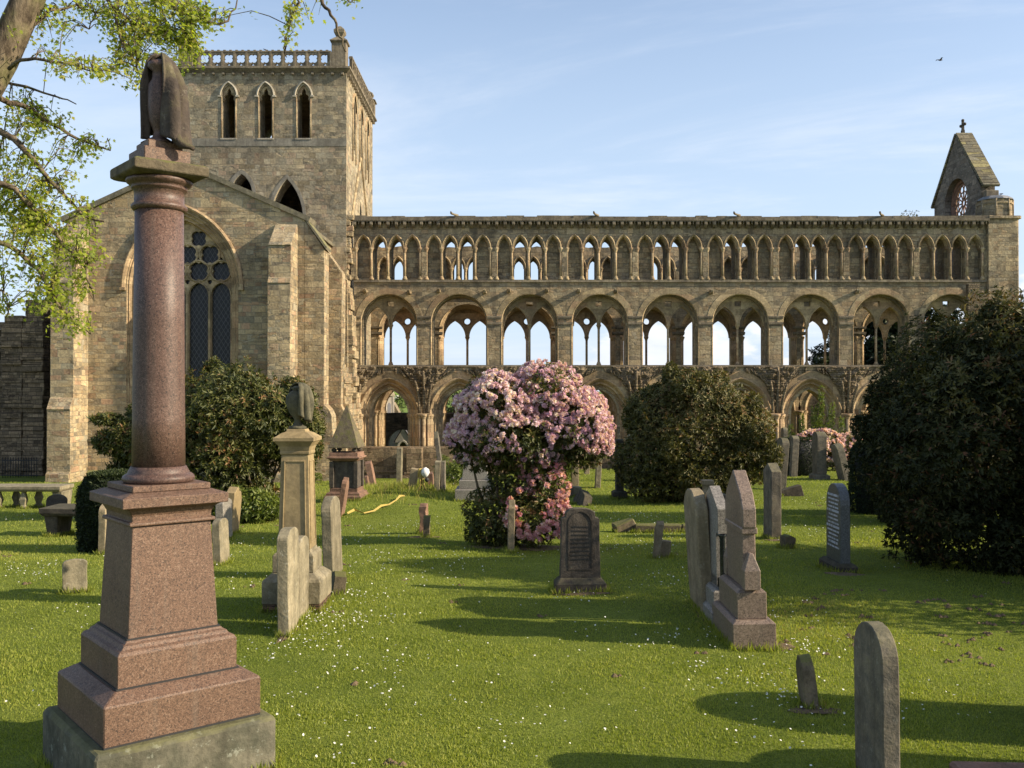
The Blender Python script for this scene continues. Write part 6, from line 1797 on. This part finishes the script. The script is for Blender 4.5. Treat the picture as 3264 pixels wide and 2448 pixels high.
for cx, cy, rx, ry, k, yd in LC:
    for _ in range(int(k * (.55 if cx < 300 and cy > 300 else 1.15))):
        a = random.uniform(0, 2 * PI); rr_ = math.sqrt(random.random()); yy = yd + random.gauss(0, .35)
        tip = pp(cx + rx * rr_ * math.cos(a), cy + ry * rr_ * math.sin(a), yy)
        d = np.linalg.norm(SM - np.array(tip), axis=1); i = int(np.argmin(d)); root = Vector(SM[i])
        if d[i] > .9: root = tip + (root - tip).normalized() * .6
        mid = root.lerp(tip, .5) + Vector((0, 0, .06 + .1 * random.random()))
        pts = [root, root.lerp(mid, .5) + Vector((0, 0, .02)), mid, mid.lerp(tip, .5) + Vector((0, 0, .01)), tip]
        b.tube(pts, [.006, .0055, .005, .004, .002], 4, cap=False)
        tone = random.gauss(.5, .2)
        nl = random.randint(10, 18)
        for _ in range(nl):
            f = random.uniform(.35, 1.05); s_ = min(.999, f) * 4; j = int(s_); c = pts[j].lerp(pts[min(4, j + 1)], s_ - j)
            c = c + Vector((random.gauss(0, .05), random.gauss(0, .05), random.gauss(-.02, .045)))
            LCn.append(tuple(c)); LAx.append((random.gauss(.25, .6), random.gauss(0, .6), random.gauss(-.45, .4))); LN.append((random.gauss(.2, .45), random.gauss(-.3, .45), random.gauss(.9, .3))); LS.append(random.uniform(.03, .066)); LR.append(min(1, max(0, tone + random.gauss(0, .18))))
link('branches', b.mesh('branches', recalc=False), M['bark'], t)
scatter('foliage', np.array(LCn), np.array(LAx), np.array(LN), np.array(LS), MAPLE[0], MAPLE[1], M['maple'], np.array(LR), t)

# ---------------------------------------------------------------- trees beyond the abbey
def tree(label, x, y, h, r, kind, n=1500, size=.3, mat='farleaf', group='trees beyond the abbey', seed=0):
    rr = random.Random(seed + 5); q = Vector((x, y, gz(x, y)))
    t = thing('conifer_tree' if kind == 'c' else 'broadleaf_tree', label, 'tree', q, 0, group)
    if kind == 'c':
        el = []
        for i in range(11):
            f = i / 10; zz = h * (.12 + .84 * f); rd = r * (1 - f) ** .85 + .15
            for k in range(max(1, int(6 * (1 - f)) + 1)):
                a = rr.uniform(0, 2 * PI); el.append((rd * .55 * math.cos(a), rd * .55 * math.sin(a), zz + rr.uniform(-.3, .3), rd * .5, rd * .5, h * .035))
        leafy('crown', el, n, 5, size, M[mat], t, lo=.2, lump=.2, lf=1.2, seed=seed, droop=.5)
        b = MB(); b.tube([(0, 0, -.5), (0, 0, h * .5), (0, 0, h * .97)], [r * .09, r * .05, .02], 8); link('trunk', b.mesh('trunk'), M['bark'], t)
    else:
        el = [(rr.uniform(-.45, .45) * r, rr.uniform(-.4, .4) * r, h * rr.uniform(.42, .8), r * rr.uniform(.4, .62), r * rr.uniform(.4, .6), h * rr.uniform(.15, .24)) for _ in range(8)]
        leafy('crown', el, n, 5, size, M[mat], t, lo=.35, lump=.25, lf=1.0, seed=seed)
        b = MB(); b.tube([(0, 0, -.5), (.1, 0, h * .3), (0, 0, h * .7)], [r * .1, r * .07, .04], 8)
        for e in el[:6]: b.tube([(.05, 0, h * .3), (e[0] * .6, e[1] * .6, e[2] * .8), e[:3]], [r * .05, r * .03, .02], 6)
        link('trunk', b.mesh('trunk'), M['bark'], t)
    return t
tree('tall dark spreading conifer seen through the seventh round arch', X(2660, 80), 80, 12.2, 4.6, 'c', 9000, .36, 'yew', seed=1)
tree('dark conifer filling the eighth round arch', X(2800, 84), 84, 17.5, 6.2, 'c', 15000, .5, 'yew', seed=2)  # added so the opening of the eighth bay reads dark
tree('dark conifer added behind the ninth round arch', X(2960, 82), 82, 17.0, 6.2, 'c', 15000, .5, 'yew', seed=3)  # likewise added, to darken the ninth bay
tree('dark conifer seen through the second pointed arch', X(1448, 92), 92, 6.6, 2.6, 'c', 1800, .25, 'yew', seed=4)
tree('dark round tree beside the conifer behind the second pointed arch', X(1500, 96), 96, 6.4, 3.0, 'b', 2200, .25, 'farleaf', seed=5)
tree('green tree behind the third and fourth pointed arches', X(1700, 100), 100, 6.6, 5, 'b', 2600, .3, 'farleaf', seed=6)
tree('leafy tree behind the sixth pointed arch', X(2350, 88), 88, 6.2, 4.6, 'b', 2600, .3, 'farleaf', seed=7)
tree('dark slim tree beside the church spire in the first arch', X(1256, 115), 115, 7.0, 1.2, 'b', 1000, .22, 'farleaf', seed=8)
tree('round bright green bush on the slope below the sheep', X(1285, 130), 130, 5.2, 2.6, 'b', 1500, .28, 'farleaf', seed=9)
tree('broad dark tree at the top of the far field', X(1312, 240), 240, 9, 4, 'b', 1000, .5, 'farleaf', seed=10)
# church beyond the abbey, seen through the first arch
q = Vector((-12.5, 92, gz(-12.5, 92)))
t = thing('distant_church', 'cream stone church with slate roof and small octagonal bell tower beyond the abbey', 'church', q)
b = MB(); b.box(-5, 4.5, 0, 8, -1, 2.3); link('wall', b.mesh('wall'), M['render'], t)
b = MB(); b.add([(-5.2, -.3, 2.2), (4.7, -.3, 2.2), (4.7, 4, 3.1), (-5.2, 4, 3.1), (4.7, 8.3, 2.2), (-5.2, 8.3, 2.2)], [(0, 1, 2, 3), (3, 2, 4, 5), (0, 3, 5), (1, 4, 2), (0, 5, 4, 1)]); link('roof', b.mesh('roof'), M['slate'], t)
gx = X(1285, 91) + 12.5
b = MB(); b.plate([(gx - .75, -1), (gx + .75, -1), (gx + .75, 1.0), (gx, 2.25), (gx - .75, 1.0)], [arch_poly(gx, .3, .35, .6, -1, 6)], -1.0, 0); link('porch', b.mesh('porch'), M['render'], t)
b = MB(); b.arch(gx, .3, .35, .6, [(.25, -1.02), (.22, -1.1), (.08, -1.1), (.05, -.9)], n=6); link('porch_arch', b.mesh('porch_arch'), M['pale'], t)
b = MB(); b.add([(gx - .95, -1.1, .85), (gx, -1.1, 2.45), (gx + .95, -1.1, .85), (gx - .95, 0, .85), (gx, 0, 2.45), (gx + .95, 0, .85)], [(0, 1, 4, 3), (1, 2, 5, 4), (0, 3, 5, 2)]); link('porch_roof', b.mesh('porch_roof'), M['slate'], t)
tx = X(1222, 97) + 12.5
b = MB(); b.prism([(tx + 1.05 * math.cos(PI / 8 + i * PI / 4), 5 + 1.05 * math.sin(PI / 8 + i * PI / 4)) for i in range(8)], 2.0, 5.25)
for i in range(8):
    a = PI / 8 + i * PI / 4; b.tube([(tx + 1.08 * math.cos(a), 5 + 1.08 * math.sin(a), 2), (tx + 1.08 * math.cos(a), 5 + 1.08 * math.sin(a), 5.25)], .07, 5)
link('bell_tower', b.mesh('bell_tower'), M['render'], t)
b = MB(); b.lathe([(1.25, 5.25), (1.2, 5.4), (.3, 7.3), (.02, 7.6)], tx, 5, 8, smooth=False); link('spire', b.mesh('spire'), M['tanpale'], t)
for i in range(8):
    a = i * PI / 4; m = Matrix.Translation((tx, 5, 0)) @ Matrix.Rotation(a, 4, 'Z')
    b = MB(); b.plate(arch_poly(0, 4.3, .22, .3, 3.0, 5), [], -.985, -.965, m); link('louvre', b.mesh('louvre'), M['slate'], t)
b = MB(); b.box(X(1262, 99) + 12.5 - .8, X(1262, 99) + 12.5 + .5, 6, 8, 2, 3.2); b.add([(X(1262, 99) + 11.6, 6, 3.2), (X(1262, 99) + 13.1, 6, 3.2), (X(1262, 99) + 12.35, 6, 4.6), (X(1262, 99) + 11.6, 8, 3.2), (X(1262, 99) + 13.1, 8, 3.2), (X(1262, 99) + 12.35, 8, 4.6)], [(0, 1, 2), (5, 4, 3), (0, 2, 5, 3), (1, 4, 5, 2)]); link('gable', b.mesh('gable'), M['tan'], t)
# two sheep on the far field
for lab, sx, yy in (('white sheep grazing on the far field, left of the pair', 1262, 330), ('white sheep grazing on the far field, right of the pair', 1267, 345)):
    x = X(sx, yy); q = Vector((x, yy, gz(x, yy))); s_ = 1.3
    b = MB(); b.tube([(-.55, 0, .62), (-.4, 0, .65), (0, 0, .66), (.35, 0, .68), (.5, 0, .62), (.68, 0, .5), (.85, 0, .35), (.95, 0, .25)], [.1, .27, .33, .28, .18, .11, .09, .04], 10)
    for lx, ly in ((-.35, -.13), (-.35, .13), (.3, -.13), (.3, .13)): b.tube([(lx, ly, .5), (lx + .02, ly, .25), (lx, ly, 0)], [.09, .04, .035], 6)
    o = link('sheep', b.mesh('sheep'), M['wool'], None, q, (0, 0, R(15))); o.scale = (s_, s_, s_); tag(o, lab, 'sheep', 'sheep on the far field')
